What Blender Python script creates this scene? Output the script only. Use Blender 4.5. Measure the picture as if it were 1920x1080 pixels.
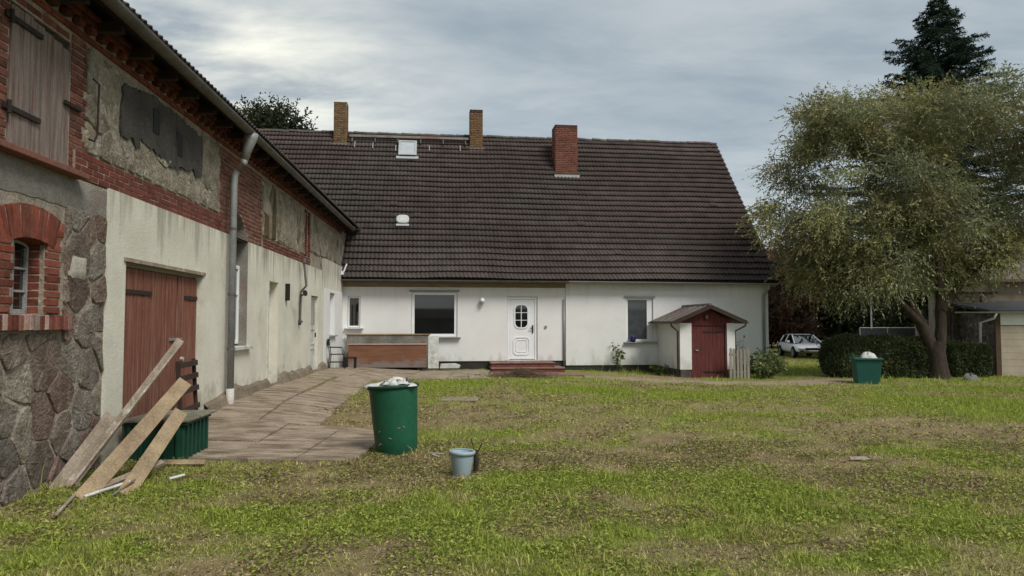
import bpy, math, random
import numpy as np
from mathutils import Vector, Matrix

for o in list(bpy.data.objects):
    bpy.data.objects.remove(o)
SC = bpy.context.scene
COL = SC.collection
R = math.radians
random.seed(7)
RNG = np.random.default_rng(7)

# ------------------------------------------------------------------ camera
cam = bpy.data.cameras.new('camera')
cam.lens = 25.31
cam.sensor_width = 36.0
cam.clip_end = 3000
camo = bpy.data.objects.new('camera', cam)
COL.objects.link(camo)
camo.location = (0, 0, 1.65)
camo.rotation_euler = (R(90 + 2.8), 0, 0)
SC.camera = camo

# ------------------------------------------------------------------ sky, sun, exposure
SUN_EL, SUN_AZ = 50.0, 138.0          # azimuth clockwise from +Y: behind the camera, to its right
w = bpy.data.worlds.new('World')
SC.world = w
w.use_nodes = True
nt = w.node_tree
nt.nodes.clear()
def N(t, **k):
    n = nt.nodes.new(t)
    for a, v in k.items():
        setattr(n, a, v)
    return n
L = lambda a, b: nt.links.new(a, b)
out = N('ShaderNodeOutputWorld'); bg = N('ShaderNodeBackground'); bg.inputs[1].default_value = 0.1
sky = N('ShaderNodeTexSky'); sky.sky_type = 'NISHITA'; sky.sun_disc = False
sky.sun_elevation = R(SUN_EL); sky.sun_rotation = R(SUN_AZ); sky.air_density = 1.0; sky.dust_density = 2.0
tc = N('ShaderNodeTexCoord'); sep = N('ShaderNodeSeparateXYZ'); L(tc.outputs['Generated'], sep.inputs[0])
zz = N('ShaderNodeMath', operation='MAXIMUM'); L(sep.outputs[2], zz.inputs[0]); zz.inputs[1].default_value = 0.0
za = N('ShaderNodeMath', operation='ADD'); L(zz.outputs[0], za.inputs[0]); za.inputs[1].default_value = 0.16
dx = N('ShaderNodeMath', operation='DIVIDE'); L(sep.outputs[0], dx.inputs[0]); L(za.outputs[0], dx.inputs[1])
dy = N('ShaderNodeMath', operation='DIVIDE'); L(sep.outputs[1], dy.inputs[0]); L(za.outputs[0], dy.inputs[1])
cmb = N('ShaderNodeCombineXYZ'); L(dx.outputs[0], cmb.inputs[0]); L(dy.outputs[0], cmb.inputs[1])
n1 = N('ShaderNodeTexNoise'); n1.inputs['Scale'].default_value = 2.0; n1.inputs['Detail'].default_value = 8; n1.inputs['Roughness'].default_value = 0.58; n1.inputs['Distortion'].default_value = 0.2
mp = N('ShaderNodeMapping'); mp.inputs['Location'].default_value = (3.1, 1.7, 0.4); mp.inputs['Rotation'].default_value = (0, 0, R(-35)); mp.inputs['Scale'].default_value = (0.75, 1.5, 1); L(cmb.outputs[0], mp.inputs[0]); L(mp.outputs[0], n1.inputs['Vector'])
r1 = N('ShaderNodeValToRGB'); L(n1.outputs[0], r1.inputs[0])
e = r1.color_ramp.elements
e[0].position = 0.34; e[0].color = (1.72, 2.04, 2.22, 1)
e[1].position = 0.66; e[1].color = (2.85, 3.05, 3.08, 1)
r2 = N('ShaderNodeValToRGB'); L(n1.outputs[0], r2.inputs[0])
e = r2.color_ramp.elements
e[0].position = 0.38; e[0].color = (2.1, 2.32, 2.4, 1)
e[1].position = 0.62; e[1].color = (6.2, 6.0, 5.0, 1)
# thin bright break in the cloud deck, ahead and to the left
cd_ = N('ShaderNodeVectorMath', operation='DISTANCE'); L(cmb.outputs[0], cd_.inputs[0]); cd_.inputs[1].default_value = (-0.80, 1.92, 0)
r3 = N('ShaderNodeMapRange'); r3.interpolation_type = 'SMOOTHSTEP'; L(cd_.outputs['Value'], r3.inputs[0])
r3.inputs[1].default_value = 0.75; r3.inputs[2].default_value = 0.05; r3.inputs[3].default_value = 0; r3.inputs[4].default_value = 1
mixc = N('ShaderNodeMixRGB'); L(r3.outputs[0], mixc.inputs[0]); L(r1.outputs[0], mixc.inputs[1]); L(r2.outputs[0], mixc.inputs[2])
mixs = N('ShaderNodeMixRGB'); mixs.inputs[0].default_value = 0.88; L(sky.outputs[0], mixs.inputs[1]); L(mixc.outputs[0], mixs.inputs[2])
L(mixs.outputs[0], bg.inputs[0]); L(bg.outputs[0], out.inputs[0])

sun = bpy.data.lights.new('sun', 'SUN')
sun.energy = 1.5; sun.angle = R(24); sun.color = (1.0, 0.965, 0.9)
suno = bpy.data.objects.new('sun', sun); COL.objects.link(suno)
_d = Vector((math.sin(R(SUN_AZ)) * math.cos(R(SUN_EL)), math.cos(R(SUN_AZ)) * math.cos(R(SUN_EL)), math.sin(R(SUN_EL))))
suno.rotation_euler = _d.to_track_quat('Z', 'Y').to_euler()
suno.location = (10, -10, 30)
vs = SC.view_settings
vs.view_transform = 'Standard'; vs.look = 'None'; vs.gamma = 1.0; vs.exposure = 1.0; vs.use_curve_mapping = False

# ------------------------------------------------------------------ helpers
def sst(a, b, x):
    t = np.clip((np.asarray(x, float) - a) / (b - a), 0, 1)
    return t * t * (3 - 2 * t)
def ground(x, y):
    x = np.asarray(x, float); y = np.asarray(y, float)
    dw = x + 4.1 + 0.074 * y
    z = 0.26 * sst(9.3, 13.5, y) * (1 - sst(0.2, 3.2, dw)) * (1 - 0.6 * sst(21, 25.5, y))
    z = z - 0.22 * sst(-1, 9, x) * sst(10, 24, y) - 0.17 * sst(26, 42, y) * sst(0, 9, x)
    return z
def G(x, y):
    return float(ground(x, y))
_LAT = np.random.default_rng(3).random((256, 256))
def vnoise(x, y, sc=1.0, oct=4):
    x = np.asarray(x, float) * sc; y = np.asarray(y, float) * sc
    v = 0; a = 1; t = 0
    for k in range(oct):
        xi = np.floor(x).astype(int); yi = np.floor(y).astype(int)
        fx = x - xi; fy = y - yi
        fx = fx * fx * (3 - 2 * fx); fy = fy * fy * (3 - 2 * fy)
        g = lambda i, j: _LAT[(xi + i) % 256, (yi + j) % 256]
        v = v + a * ((g(0, 0) * (1 - fx) + g(1, 0) * fx) * (1 - fy) + (g(0, 1) * (1 - fx) + g(1, 1) * fx) * fy)
        t += a; a *= 0.5; x = x * 2.03 + 17.3; y = y * 2.03 + 5.1
    return v / t

class MB:
    def __init__(s):
        s.v = []; s.f = []
    def poly(s, pts):
        b = len(s.v); s.v += [tuple(p) for p in pts]; s.f.append(tuple(range(b, b + len(pts)))); return s
    def box(s, x0, x1, y0, y1, z0, z1):
        b = len(s.v)
        s.v += [(x0, y0, z0), (x1, y0, z0), (x1, y1, z0), (x0, y1, z0), (x0, y0, z1), (x1, y0, z1), (x1, y1, z1), (x0, y1, z1)]
        for q in ((0, 3, 2, 1), (4, 5, 6, 7), (0, 1, 5, 4), (1, 2, 6, 5), (2, 3, 7, 6), (3, 0, 4, 7)):
            s.f.append(tuple(b + i for i in q))
        return s
    def beam(s, a, c, wd, th, up=(0, 0, 1)):
        a = Vector(a); c = Vector(c); d = (c - a).normalized(); sd = d.cross(Vector(up)).normalized(); u2 = sd.cross(d)
        b = len(s.v)
        for p in (a, c):
            for i, j in ((-1, -1), (1, -1), (1, 1), (-1, 1)):
                s.v.append(tuple(p + sd * (i * wd / 2) + u2 * (j * th / 2)))
        for q in ((0, 1, 2, 3), (7, 6, 5, 4), (0, 4, 5, 1), (1, 5, 6, 2), (2, 6, 7, 3), (3, 7, 4, 0)):
            s.f.append(tuple(b + i for i in q))
        return s
    def tube(s, pts, r, n=8, cap=True):
        pts = [Vector(p) for p in pts]
        if not hasattr(r, '__len__'):
            r = [r] * len(pts)
        b = len(s.v); ref = None
        for i, p in enumerate(pts):
            d = (pts[min(i + 1, len(pts) - 1)] - pts[max(i - 1, 0)])
            if d.length < 1e-9: d = Vector((0, 0, 1))
            d.normalize()
            if ref is None:
                ref = d.orthogonal().normalized()
            ref = (ref - d * ref.dot(d))
            if ref.length < 1e-6: ref = d.orthogonal()
            ref.normalize(); o2 = d.cross(ref)
            for k in range(n):
                t = 2 * math.pi * k / n
                s.v.append(tuple(p + (ref * math.cos(t) + o2 * math.sin(t)) * r[i]))
        for i in range(len(pts) - 1):
            for k in range(n):
                a0 = b + i * n + k; a1 = b + i * n + (k + 1) % n
                s.f.append((a0, a1, a1 + n, a0 + n))
        if cap:
            s.f.append(tuple(b + k for k in reversed(range(n)))); e0 = b + (len(pts) - 1) * n
            s.f.append(tuple(e0 + k for k in range(n)))
        return s
    def revolve(s, prof, n=24, c=(0, 0, 0)):
        b = len(s.v)
        for r, z in prof:
            for k in range(n):
                t = 2 * math.pi * k / n
                s.v.append((c[0] + r * math.cos(t), c[1] + r * math.sin(t), c[2] + z))
        for i in range(len(prof) - 1):
            for k in range(n):
                a0 = b + i * n + k; a1 = b + i * n + (k + 1) % n
                s.f.append((a0, a1, a1 + n, a0 + n))
        return s
    def prism(s, pts, axis, a, c):
        """pts 2D polygon extruded along an axis from a to c"""
        def P(p, t):
            return {'x': (t, p[0], p[1]), 'y': (p[0], t, p[1]), 'z': (p[0], p[1], t)}[axis]
        b = len(s.v); n = len(pts)
        s.v += [P(p, a) for p in pts] + [P(p, c) for p in pts]
        s.f.append(tuple(b + i for i in range(n))); s.f.append(tuple(b + n + i for i in reversed(range(n))))
        for i in range(n):
            j = (i + 1) % n
            s.f.append((b + i, b + n + i, b + n + j, b + j))
        return s
    def mesh(s, name, smooth=False):
        me = bpy.data.meshes.new(name); me.from_pydata(s.v, [], s.f); me.update()
        import bmesh
        bm = bmesh.new(); bm.from_mesh(me); bmesh.ops.recalc_face_normals(bm, faces=bm.faces); bm.to_mesh(me); bm.free()
        if smooth:
            me.polygons.foreach_set('use_smooth', [True] * len(me.polygons))
        return me
    def build(s, name, mat, parent=None, loc=(0, 0, 0), rot=(0, 0, 0), smooth=False, bevel=0, color=None):
        o = obj(name, s.mesh(name, smooth), mat, parent, loc, rot, color)
        if bevel:
            m = o.modifiers.new('bevel', 'BEVEL'); m.width = bevel; m.segments = 2; m.limit_method = 'ANGLE'; m.angle_limit = R(40)
        return o

def obj(name, me, mat, parent=None, loc=(0, 0, 0), rot=(0, 0, 0), color=None):
    o = bpy.data.objects.new(name, me); COL.objects.link(o)
    if mat is not None and not me.materials:
        me.materials.append(mat)
    o.parent = parent; o.location = loc; o.rotation_euler = rot
    if color is not None:
        o.color = (*color[:3], 1)
    return o
def tag(o, label=None, cat=None, group=None, kind=None):
    if label: o['label'] = label
    if cat: o['category'] = cat
    if group: o['group'] = group
    if kind: o['kind'] = kind
    return o
def thing(name, label, cat, loc=(0, 0, 0), rz=0, group=None):
    o = bpy.data.objects.new(name, None); COL.objects.link(o); o.location = loc; o.rotation_euler = (0, 0, rz)
    o.empty_display_size = 0.2
    return tag(o, label, cat, group)
def npmesh(name, V, F, col=None, smooth=False):
    """V (n,3); F (m,k) one polygon size; col per vertex (n,3)"""
    me = bpy.data.meshes.new(name); m, k = F.shape
    me.vertices.add(len(V)); me.vertices.foreach_set('co', np.ascontiguousarray(V, np.float32).ravel())
    me.loops.add(m * k); me.loops.foreach_set('vertex_index', np.ascontiguousarray(F, np.int32).ravel())
    me.polygons.add(m); me.polygons.foreach_set('loop_start', np.arange(0, m * k, k, dtype=np.int32))
    me.polygons.foreach_set('loop_total', np.full(m, k, np.int32))
    if smooth: me.polygons.foreach_set('use_smooth', np.ones(m, bool))
    me.update(calc_edges=True)
    if col is not None:
        a = me.color_attributes.new('tint', 'FLOAT_COLOR', 'POINT')
        c4 = np.ones((len(V), 4), np.float32); c4[:, :3] = col
        a.data.foreach_set('color', c4.ravel())
    return me

# ------------------------------------------------------------------ materials
def mat(name, c1, c2=None, scale=3.0, rough=0.85, bump=0.3, bscale=50.0, stretch=(1, 1, 1), tint=None, spec=0.25,
        metal=0.0, c3=None, s3=1.2, p3=(0.55, 0.7), coords='pos', fine=0.35, dist=0.02, trans=0.0):
    m = bpy.data.materials.new(name); m.use_nodes = True; t = m.node_tree; t.nodes.clear()
    nn = t.nodes.new; lk = t.links.new
    o = nn('ShaderNodeOutputMaterial'); p = nn('ShaderNodeBsdfPrincipled')
    p.inputs['Roughness'].default_value = rough; p.inputs['Metallic'].default_value = metal
    p.inputs['Specular IOR Level'].default_value = spec
    if coords == 'pos':
        src = nn('ShaderNodeNewGeometry').outputs['Position']
    else:
        src = nn('ShaderNodeTexCoord').outputs['Object']
    mpn = nn('ShaderNodeMapping'); mpn.inputs['Scale'].default_value = stretch; lk(src, mpn.inputs[0])
    def noise(sc, det=5, ro=0.6):
        a = nn('ShaderNodeTexNoise'); a.inputs['Scale'].default_value = sc; a.inputs['Detail'].default_value = det
        a.inputs['Roughness'].default_value = ro; lk(mpn.outputs[0], a.inputs['Vector']); return a.outputs[0]
    def ramp(x, a, b, ca, cb):
        r = nn('ShaderNodeValToRGB'); lk(x, r.inputs[0]); q = r.color_ramp.elements
        q[0].position = a; q[1].position = b; q[0].color = (*ca, 1); q[1].color = (*cb, 1); return r.outputs[0]
    def mul(a, b, fac=1.0, mode='MULTIPLY'):
        x = nn('ShaderNodeMixRGB'); x.blend_type = mode; x.inputs[0].default_value = fac; lk(a, x.inputs[1]); lk(b, x.inputs[2]); return x.outputs[0]
    c2 = c2 or tuple(v * 0.8 for v in c1)
    col = ramp(noise(scale), 0.36, 0.64, c1, c2)
    if c3:
        f3 = ramp(noise(s3, 6, 0.65), p3[0], p3[1], (0, 0, 0), (1, 1, 1))
        x = nn('ShaderNodeMixRGB'); lk(f3, x.inputs[0]); lk(col, x.inputs[1]); x.inputs[2].default_value = (*c3, 1); col = x.outputs[0]
    fn = noise(bscale, 4, 0.65)
    if fine:
        lo = 1 - fine; hi = 1 + fine * 0.5
        col = mul(col, ramp(fn, 0.3, 0.7, (lo, lo, lo), (hi, hi, hi)))
    if tint == 'obj':
        col = mul(col, nn('ShaderNodeObjectInfo').outputs['Color'])
    elif tint == 'attr':
        a = nn('ShaderNodeAttribute'); a.attribute_name = 'tint'; col = mul(col, a.outputs['Color'])
    lk(col, p.inputs['Base Color'])
    if bump:
        b = nn('ShaderNodeBump'); b.inputs['Strength'].default_value = bump; b.inputs['Distance'].default_value = dist
        lk(fn, b.inputs['Height']); lk(b.outputs[0], p.inputs['Normal'])
    if trans:
        tr = nn('ShaderNodeBsdfTranslucent'); lk(col, tr.inputs[0]); mx = nn('ShaderNodeMixShader'); mx.inputs[0].default_value = trans
        lk(p.outputs[0], mx.inputs[1]); lk(tr.outputs[0], mx.inputs[2]); lk(mx.outputs[0], o.inputs[0])
    else:
        lk(p.outputs[0], o.inputs[0])
    m['_col'] = 0
    return m

def add_stain(m, col, axis_scale, z0, z1, thr=(0.45, 0.7), amount=0.8, scale=1.0):
    """dirt streaks with a shape of their own, strongest between local heights z0 (none) and z1 (full)"""
    t = m.node_tree; nn = t.nodes.new; lk = t.links.new
    p = next(n for n in t.nodes if n.type == 'BSDF_PRINCIPLED')
    old = p.inputs['Base Color'].links[0].from_socket
    tcn = nn('ShaderNodeTexCoord'); mpn = nn('ShaderNodeMapping'); mpn.inputs['Scale'].default_value = axis_scale; lk(tcn.outputs['Object'], mpn.inputs[0])
    a = nn('ShaderNodeTexNoise'); a.inputs['Scale'].default_value = scale; a.inputs['Detail'].default_value = 6; a.inputs['Roughness'].default_value = 0.62; lk(mpn.outputs[0], a.inputs['Vector'])
    sp = nn('ShaderNodeSeparateXYZ'); lk(tcn.outputs['Object'], sp.inputs[0])
    mr = nn('ShaderNodeMapRange'); mr.inputs[1].default_value = z0; mr.inputs[2].default_value = z1; mr.inputs[3].default_value = 0; mr.inputs[4].default_value = 1; lk(sp.outputs[2], mr.inputs[0])
    ad = nn('ShaderNodeMath'); ad.operation = 'MULTIPLY_ADD'; lk(mr.outputs[0], ad.inputs[0]); ad.inputs[1].default_value = 0.35; ad.inputs[2].default_value = -0.35
    sm = nn('ShaderNodeMath'); sm.operation = 'ADD'; lk(a.outputs[0], sm.inputs[0]); lk(ad.outputs[0], sm.inputs[1])
    r = nn('ShaderNodeMapRange'); r.inputs[1].default_value = thr[0]; r.inputs[2].default_value = thr[1]; r.inputs[4].default_value = amount; lk(sm.outputs[0], r.inputs[0])
    x = nn('ShaderNodeMixRGB'); lk(r.outputs[0], x.inputs[0]); lk(old, x.inputs[1]); x.inputs[2].default_value = (*col, 1)
    lk(x.outputs[0], p.inputs['Base Color'])
    return m

M = {}
M['ground'] = mat('ground_soil', (1, 1, 1), (0.8, 0.78, 0.74), 6, 0.95, 0.8, 55, tint='attr', spec=0.1, fine=0.45, dist=0.03)
M['grass'] = mat('grass_blades', (1, 1, 1), (0.85, 0.85, 0.85), 8, 0.7, 0, 30, tint='attr', spec=0.2, fine=0, trans=0.3)
M['leaf'] = mat('leaves', (1, 1, 1), (0.82, 0.82, 0.82), 5, 0.6, 0, 30, tint='attr', spec=0.25, fine=0, trans=0.3)
M['bark'] = mat('bark', (0.085, 0.064, 0.046), (0.045, 0.034, 0.026), 5, 0.95, 0.8, 30, (3, 3, 0.6), dist=0.04)
M['mortar'] = mat('mortar', (0.40, 0.35, 0.28), (0.28, 0.235, 0.185), 5, 0.95, 0.8, 35, c3=(0.14, 0.11, 0.085), s3=2.5, p3=(0.56, 0.72), fine=0.4, dist=0.03)
M['stone'] = mat('field_stone', (1, 1, 1), (0.6, 0.55, 0.51), 7, 0.92, 1.0, 28, tint='obj', fine=0.55, c3=(1.35, 1.3, 1.2), s3=9, p3=(0.56, 0.68), dist=0.04)
M['brick'] = mat('red_brick', (1, 1, 1), (0.72, 0.66, 0.62), 9, 0.9, 0.5, 60, tint='obj', c3=(0.26, 0.19, 0.14), s3=6, p3=(0.58, 0.74))
M['brick_a'] = mat('red_brick_joined', (1, 1, 1), (0.72, 0.66, 0.62), 9, 0.9, 0.5, 60, tint='attr', c3=(0.26, 0.19, 0.14), s3=6, p3=(0.58, 0.74))
M['tile'] = mat('roof_tile', (1, 1, 1), (0.70, 0.70, 0.68), 2.0, 0.82, 0.4, 70, tint='obj', spec=0.3, c3=(0.85, 0.88, 0.75), s3=7, p3=(0.6, 0.75))
M['tile_a'] = mat('roof_tile_joined', (1, 1, 1), (0.70, 0.70, 0.68), 2.0, 0.82, 0.4, 70, tint='attr', spec=0.3, c3=(0.85, 0.88, 0.75), s3=7, p3=(0.6, 0.75))
M['cream'] = mat('cream_render', (0.69, 0.665, 0.57), (0.59, 0.565, 0.475), 1.3, 0.93, 0.35, 45, coords='obj', c3=(0.40, 0.36, 0.28), s3=1.1, p3=(0.58, 0.78), fine=0.14)
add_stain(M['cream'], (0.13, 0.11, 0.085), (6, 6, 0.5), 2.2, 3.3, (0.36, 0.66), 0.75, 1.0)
add_stain(M['cream'], (0.20, 0.165, 0.11), (3, 3, 2.2), 1.0, 0.25, (0.34, 0.62), 0.75, 1.2)
M['white'] = mat('white_render', (0.74, 0.735, 0.72), (0.69, 0.685, 0.67), 1.2, 0.9, 0.2, 40, coords='obj', fine=0.07)
add_stain(M['white'], (0.38, 0.35, 0.29), (2.5, 2.5, 1.1), 0.9, 0.15, (0.36, 0.66), 0.75, 1.3)
add_stain(M['white'], (0.50, 0.48, 0.44), (5, 5, 0.35), 1.4, 3.2, (0.42, 0.75), 0.5, 1.0)
M['white_ptd'] = mat('white_paint', (0.76, 0.76, 0.75), (0.70, 0.70, 0.69), 3, 0.5, 0.05, 60, fine=0.08, spec=0.4)
M['plastic_white'] = mat('white_plastic', (0.78, 0.79, 0.79), (0.74, 0.75, 0.75), 3, 0.35, 0, 60, fine=0.04, spec=0.5)
M['oldwhite'] = mat('dirty_white_paint', (0.62, 0.63, 0.60), (0.46, 0.47, 0.44), 5, 0.7, 0.3, 60, fine=0.2, c3=(0.33, 0.29, 0.22), s3=4)
M['plinth'] = mat('dark_plinth', (0.05, 0.047, 0.042), (0.035, 0.032, 0.03), 3, 0.9, 0.3, 50)
M['redpaint'] = mat('red_door_paint', (0.27, 0.112, 0.07), (0.155, 0.056, 0.038), 4, 0.88, 0.4, 40, (9, 9, 0.4), c3=(0.30, 0.19, 0.14), s3=3.0, p3=(0.52, 0.70), fine=0.4)
M['porchred'] = mat('porch_red_paint', (0.135, 0.034, 0.030), (0.09, 0.024, 0.022), 4, 0.7, 0.3, 40, (6, 6, 0.6), fine=0.3, c3=(0.16, 0.07, 0.06), s3=3, p3=(0.55, 0.75))
M['greywood'] = mat('weathered_grey_wood', (0.31, 0.255, 0.225), (0.18, 0.14, 0.12), 3, 0.9, 0.5, 40, (9, 9, 0.5), c3=(0.17, 0.075, 0.06), s3=2, p3=(0.5, 0.7), fine=0.4)
M['picket'] = mat('picket_wood', (0.33, 0.305, 0.25), (0.23, 0.205, 0.165), 3, 0.9, 0.4, 40, (9, 9, 0.6), fine=0.3)
M['plank'] = mat('tan_plank', (0.38, 0.285, 0.175), (0.25, 0.185, 0.115), 3, 0.85, 0.35, 45, (1, 1, 1), c3=(0.19, 0.13, 0.085), s3=2.6, p3=(0.55, 0.75), fine=0.35)
M['plank2'] = mat('grey_plank', (0.36, 0.30, 0.23), (0.24, 0.19, 0.14), 4, 0.9, 0.4, 45, fine=0.4, c3=(0.55, 0.5, 0.43), s3=5)
M['darkwood'] = mat('dark_wood', (0.055, 0.036, 0.028), (0.035, 0.024, 0.02), 5, 0.8, 0.3, 50)
M['counter'] = mat('brown_veneer', (0.215, 0.10, 0.055), (0.15, 0.068, 0.038), 2.0, 0.6, 0.1, 40, (0.7, 2, 7), fine=0.15, coords='obj')
add_stain(M['counter'], (0.19, 0.175, 0.17), (1.3, 1, 3), 0.55, 0.12, (0.35, 0.5), 0.8, 1.4)
M['greyboard'] = mat('mouldy_board', (0.20, 0.19, 0.165), (0.12, 0.105, 0.085), 3, 0.9, 0.2, 40, c3=(0.28, 0.17, 0.09), s3=2)
M['pinkedge'] = mat('pale_edge_strip', (0.50, 0.36, 0.31), (0.42, 0.29, 0.25), 5, 0.6, 0.1, 40)
M['iron'] = mat('rusty_iron', (0.045, 0.033, 0.028), (0.028, 0.022, 0.02), 9, 0.75, 0.4, 60, metal=0.2, spec=0.3)
M['zinc'] = mat('zinc_pipe', (0.33, 0.34, 0.34), (0.25, 0.26, 0.265), 4, 0.55, 0.1, 50, spec=0.4, metal=0.3, c3=(0.22, 0.19, 0.16), s3=3, p3=(0.6, 0.8))
M['zincdark'] = mat('grimy_gutter', (0.15, 0.142, 0.13), (0.09, 0.084, 0.076), 3, 0.65, 0.2, 50, metal=0.2, spec=0.35)
M['pvc'] = mat('pvc_pipe', (0.58, 0.55, 0.52), (0.48, 0.45, 0.42), 5, 0.6, 0.1, 40)
M['glass'] = mat('dark_glass', (0.008, 0.009, 0.010), (0.006, 0.007, 0.008), 2, 0.03, 0, 30, fine=0, spec=1.0)
M['glass'].node_tree.nodes['Principled BSDF'].inputs['Coat Weight'].default_value = 1.0
M['bluegrey_glass'] = mat('bluegrey_tinted_glass', (0.07, 0.078, 0.085), (0.045, 0.05, 0.056), 2.5, 0.06, 0, 30, (1, 1, 2), fine=0, spec=0.9)  # blue-grey tone mixed into the glass base colour
M['concrete'] = mat('concrete_slab', (0.41, 0.335, 0.25), (0.27, 0.21, 0.15), 2.6, 0.95, 0.6, 35, c3=(0.15, 0.112, 0.075), s3=2.2, p3=(0.47, 0.66), fine=0.45, stretch=(0.8, 2.2, 1))
M['redtile'] = mat('red_step_tile', (0.26, 0.135, 0.105), (0.20, 0.10, 0.08), 4, 0.7, 0.2, 50, c3=(0.36, 0.25, 0.2), s3=2.5, p3=(0.55, 0.75))
M['dirt'] = mat('dirt_path', (0.33, 0.255, 0.18), (0.25, 0.19, 0.13), 3, 0.95, 0.6, 40, fine=0.35, dist=0.03)
M['greenbin'] = mat('green_bin_plastic', (0.010, 0.098, 0.048), (0.009, 0.08, 0.04), 3, 0.5, 0.08, 30, spec=0.4, c3=(0.05, 0.115, 0.07), s3=3.5, p3=(0.58, 0.78), fine=0.2, stretch=(1, 1, 0.5))
M['tealbin'] = mat('teal_bin_plastic', (0.014, 0.095, 0.072), (0.011, 0.075, 0.058), 3, 0.55, 0.05, 30, spec=0.35, fine=0.12)
M['boxgreen'] = mat('green_crate_plastic', (0.010, 0.06, 0.036), (0.008, 0.045, 0.028), 3, 0.6, 0.1, 30, spec=0.3, fine=0.15)
M['bag'] = mat('white_bag', (0.62, 0.62, 0.58), (0.50, 0.50, 0.46), 6, 0.5, 0.4, 25, spec=0.4)
M['bluebucket'] = mat('pale_blue_bucket', (0.36, 0.45, 0.50), (0.31, 0.40, 0.45), 4, 0.5, 0.05, 40, spec=0.4, fine=0.1)
M['black'] = mat('black_matt', (0.018, 0.017, 0.017), (0.012, 0.012, 0.012), 4, 0.6, 0.1, 50)
M['carpaint'] = mat('white_car_paint', (0.86, 0.87, 0.88), (0.85, 0.86, 0.87), 1, 0.18, 0, 30, fine=0, spec=0.6)
M['tyre'] = mat('tyre_rubber', (0.02, 0.02, 0.02), (0.015, 0.015, 0.015), 8, 0.8, 0.1, 50)
M['rim'] = mat('alloy_rim', (0.45, 0.45, 0.46), (0.4, 0.4, 0.41), 8, 0.35, 0, 50, metal=0.8, fine=0)
M['bluepot'] = mat('blue_pot_glaze', (0.012, 0.02, 0.11), (0.01, 0.016, 0.08), 6, 0.2, 0, 40, spec=0.6)
M['dentdark'] = mat('soffit_wood', (0.05, 0.036, 0.028), (0.03, 0.022, 0.018), 4, 0.9, 0.3, 40, (1, 6, 1))
M['feltroof'] = mat('porch_roof_sheet', (0.20, 0.165, 0.145), (0.14, 0.115, 0.10), 3, 0.85, 0.3, 50, c3=(0.30, 0.26, 0.22), s3=2.4)
M['darkpatch'] = mat('dark_mortar_patch', (0.085, 0.078, 0.07), (0.055, 0.051, 0.047), 3, 0.95, 0.6, 30, fine=0.35, c3=(0.13, 0.115, 0.095), s3=3.5, p3=(0.58, 0.72))
M['infill'] = mat('rubble_infill_render', (0.38, 0.335, 0.265), (0.27, 0.23, 0.175), 2.2, 0.95, 0.9, 20, c3=(0.46, 0.42, 0.34), s3=2.1, p3=(0.50, 0.70), fine=0.45, dist=0.05)
M['bandred'] = mat('red_painted_brick', (1, 1, 1), (0.75, 0.7, 0.68), 5, 0.85, 0.4, 50, tint='obj', fine=0.3, c3=(0.25, 0.16, 0.13), s3=5, p3=(0.62, 0.8))
M['flash'] = mat('pale_roof_metal', (0.42, 0.43, 0.43), (0.34, 0.35, 0.35), 4, 0.5, 0.1, 40, fine=0.15)
M['garage'] = mat('beige_garage_board', (0.47, 0.40, 0.31), (0.40, 0.335, 0.26), 1.5, 0.85, 0.1, 40, fine=0.15, c3=(0.35, 0.28, 0.2), s3=1.5, p3=(0.6, 0.8))
M['beigewall'] = mat('beige_brick_wall', (0.40, 0.32, 0.235), (0.30, 0.235, 0.17), 3, 0.95, 0.5, 30, fine=0.35)
M['fern'] = M['leaf']

STONE_COLS = [(0.33, 0.235, 0.19), (0.36, 0.275, 0.225), (0.29, 0.24, 0.195), (0.34, 0.305, 0.26), (0.25, 0.19, 0.155), (0.38, 0.315, 0.26), (0.31, 0.21, 0.175), (0.28, 0.25, 0.21), (0.42, 0.38, 0.315)]
STONE_COLS = [tuple(v * 0.84 for v in c) for c in STONE_COLS]
def brickcol(base=(0.30, 0.095, 0.06), j=0.3):
    f = 1 + random.uniform(-j, j); h = random.uniform(-0.15, 0.15)
    return (base[0] * f, base[1] * f * (1 + h), base[2] * f * (1 + h))

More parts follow.
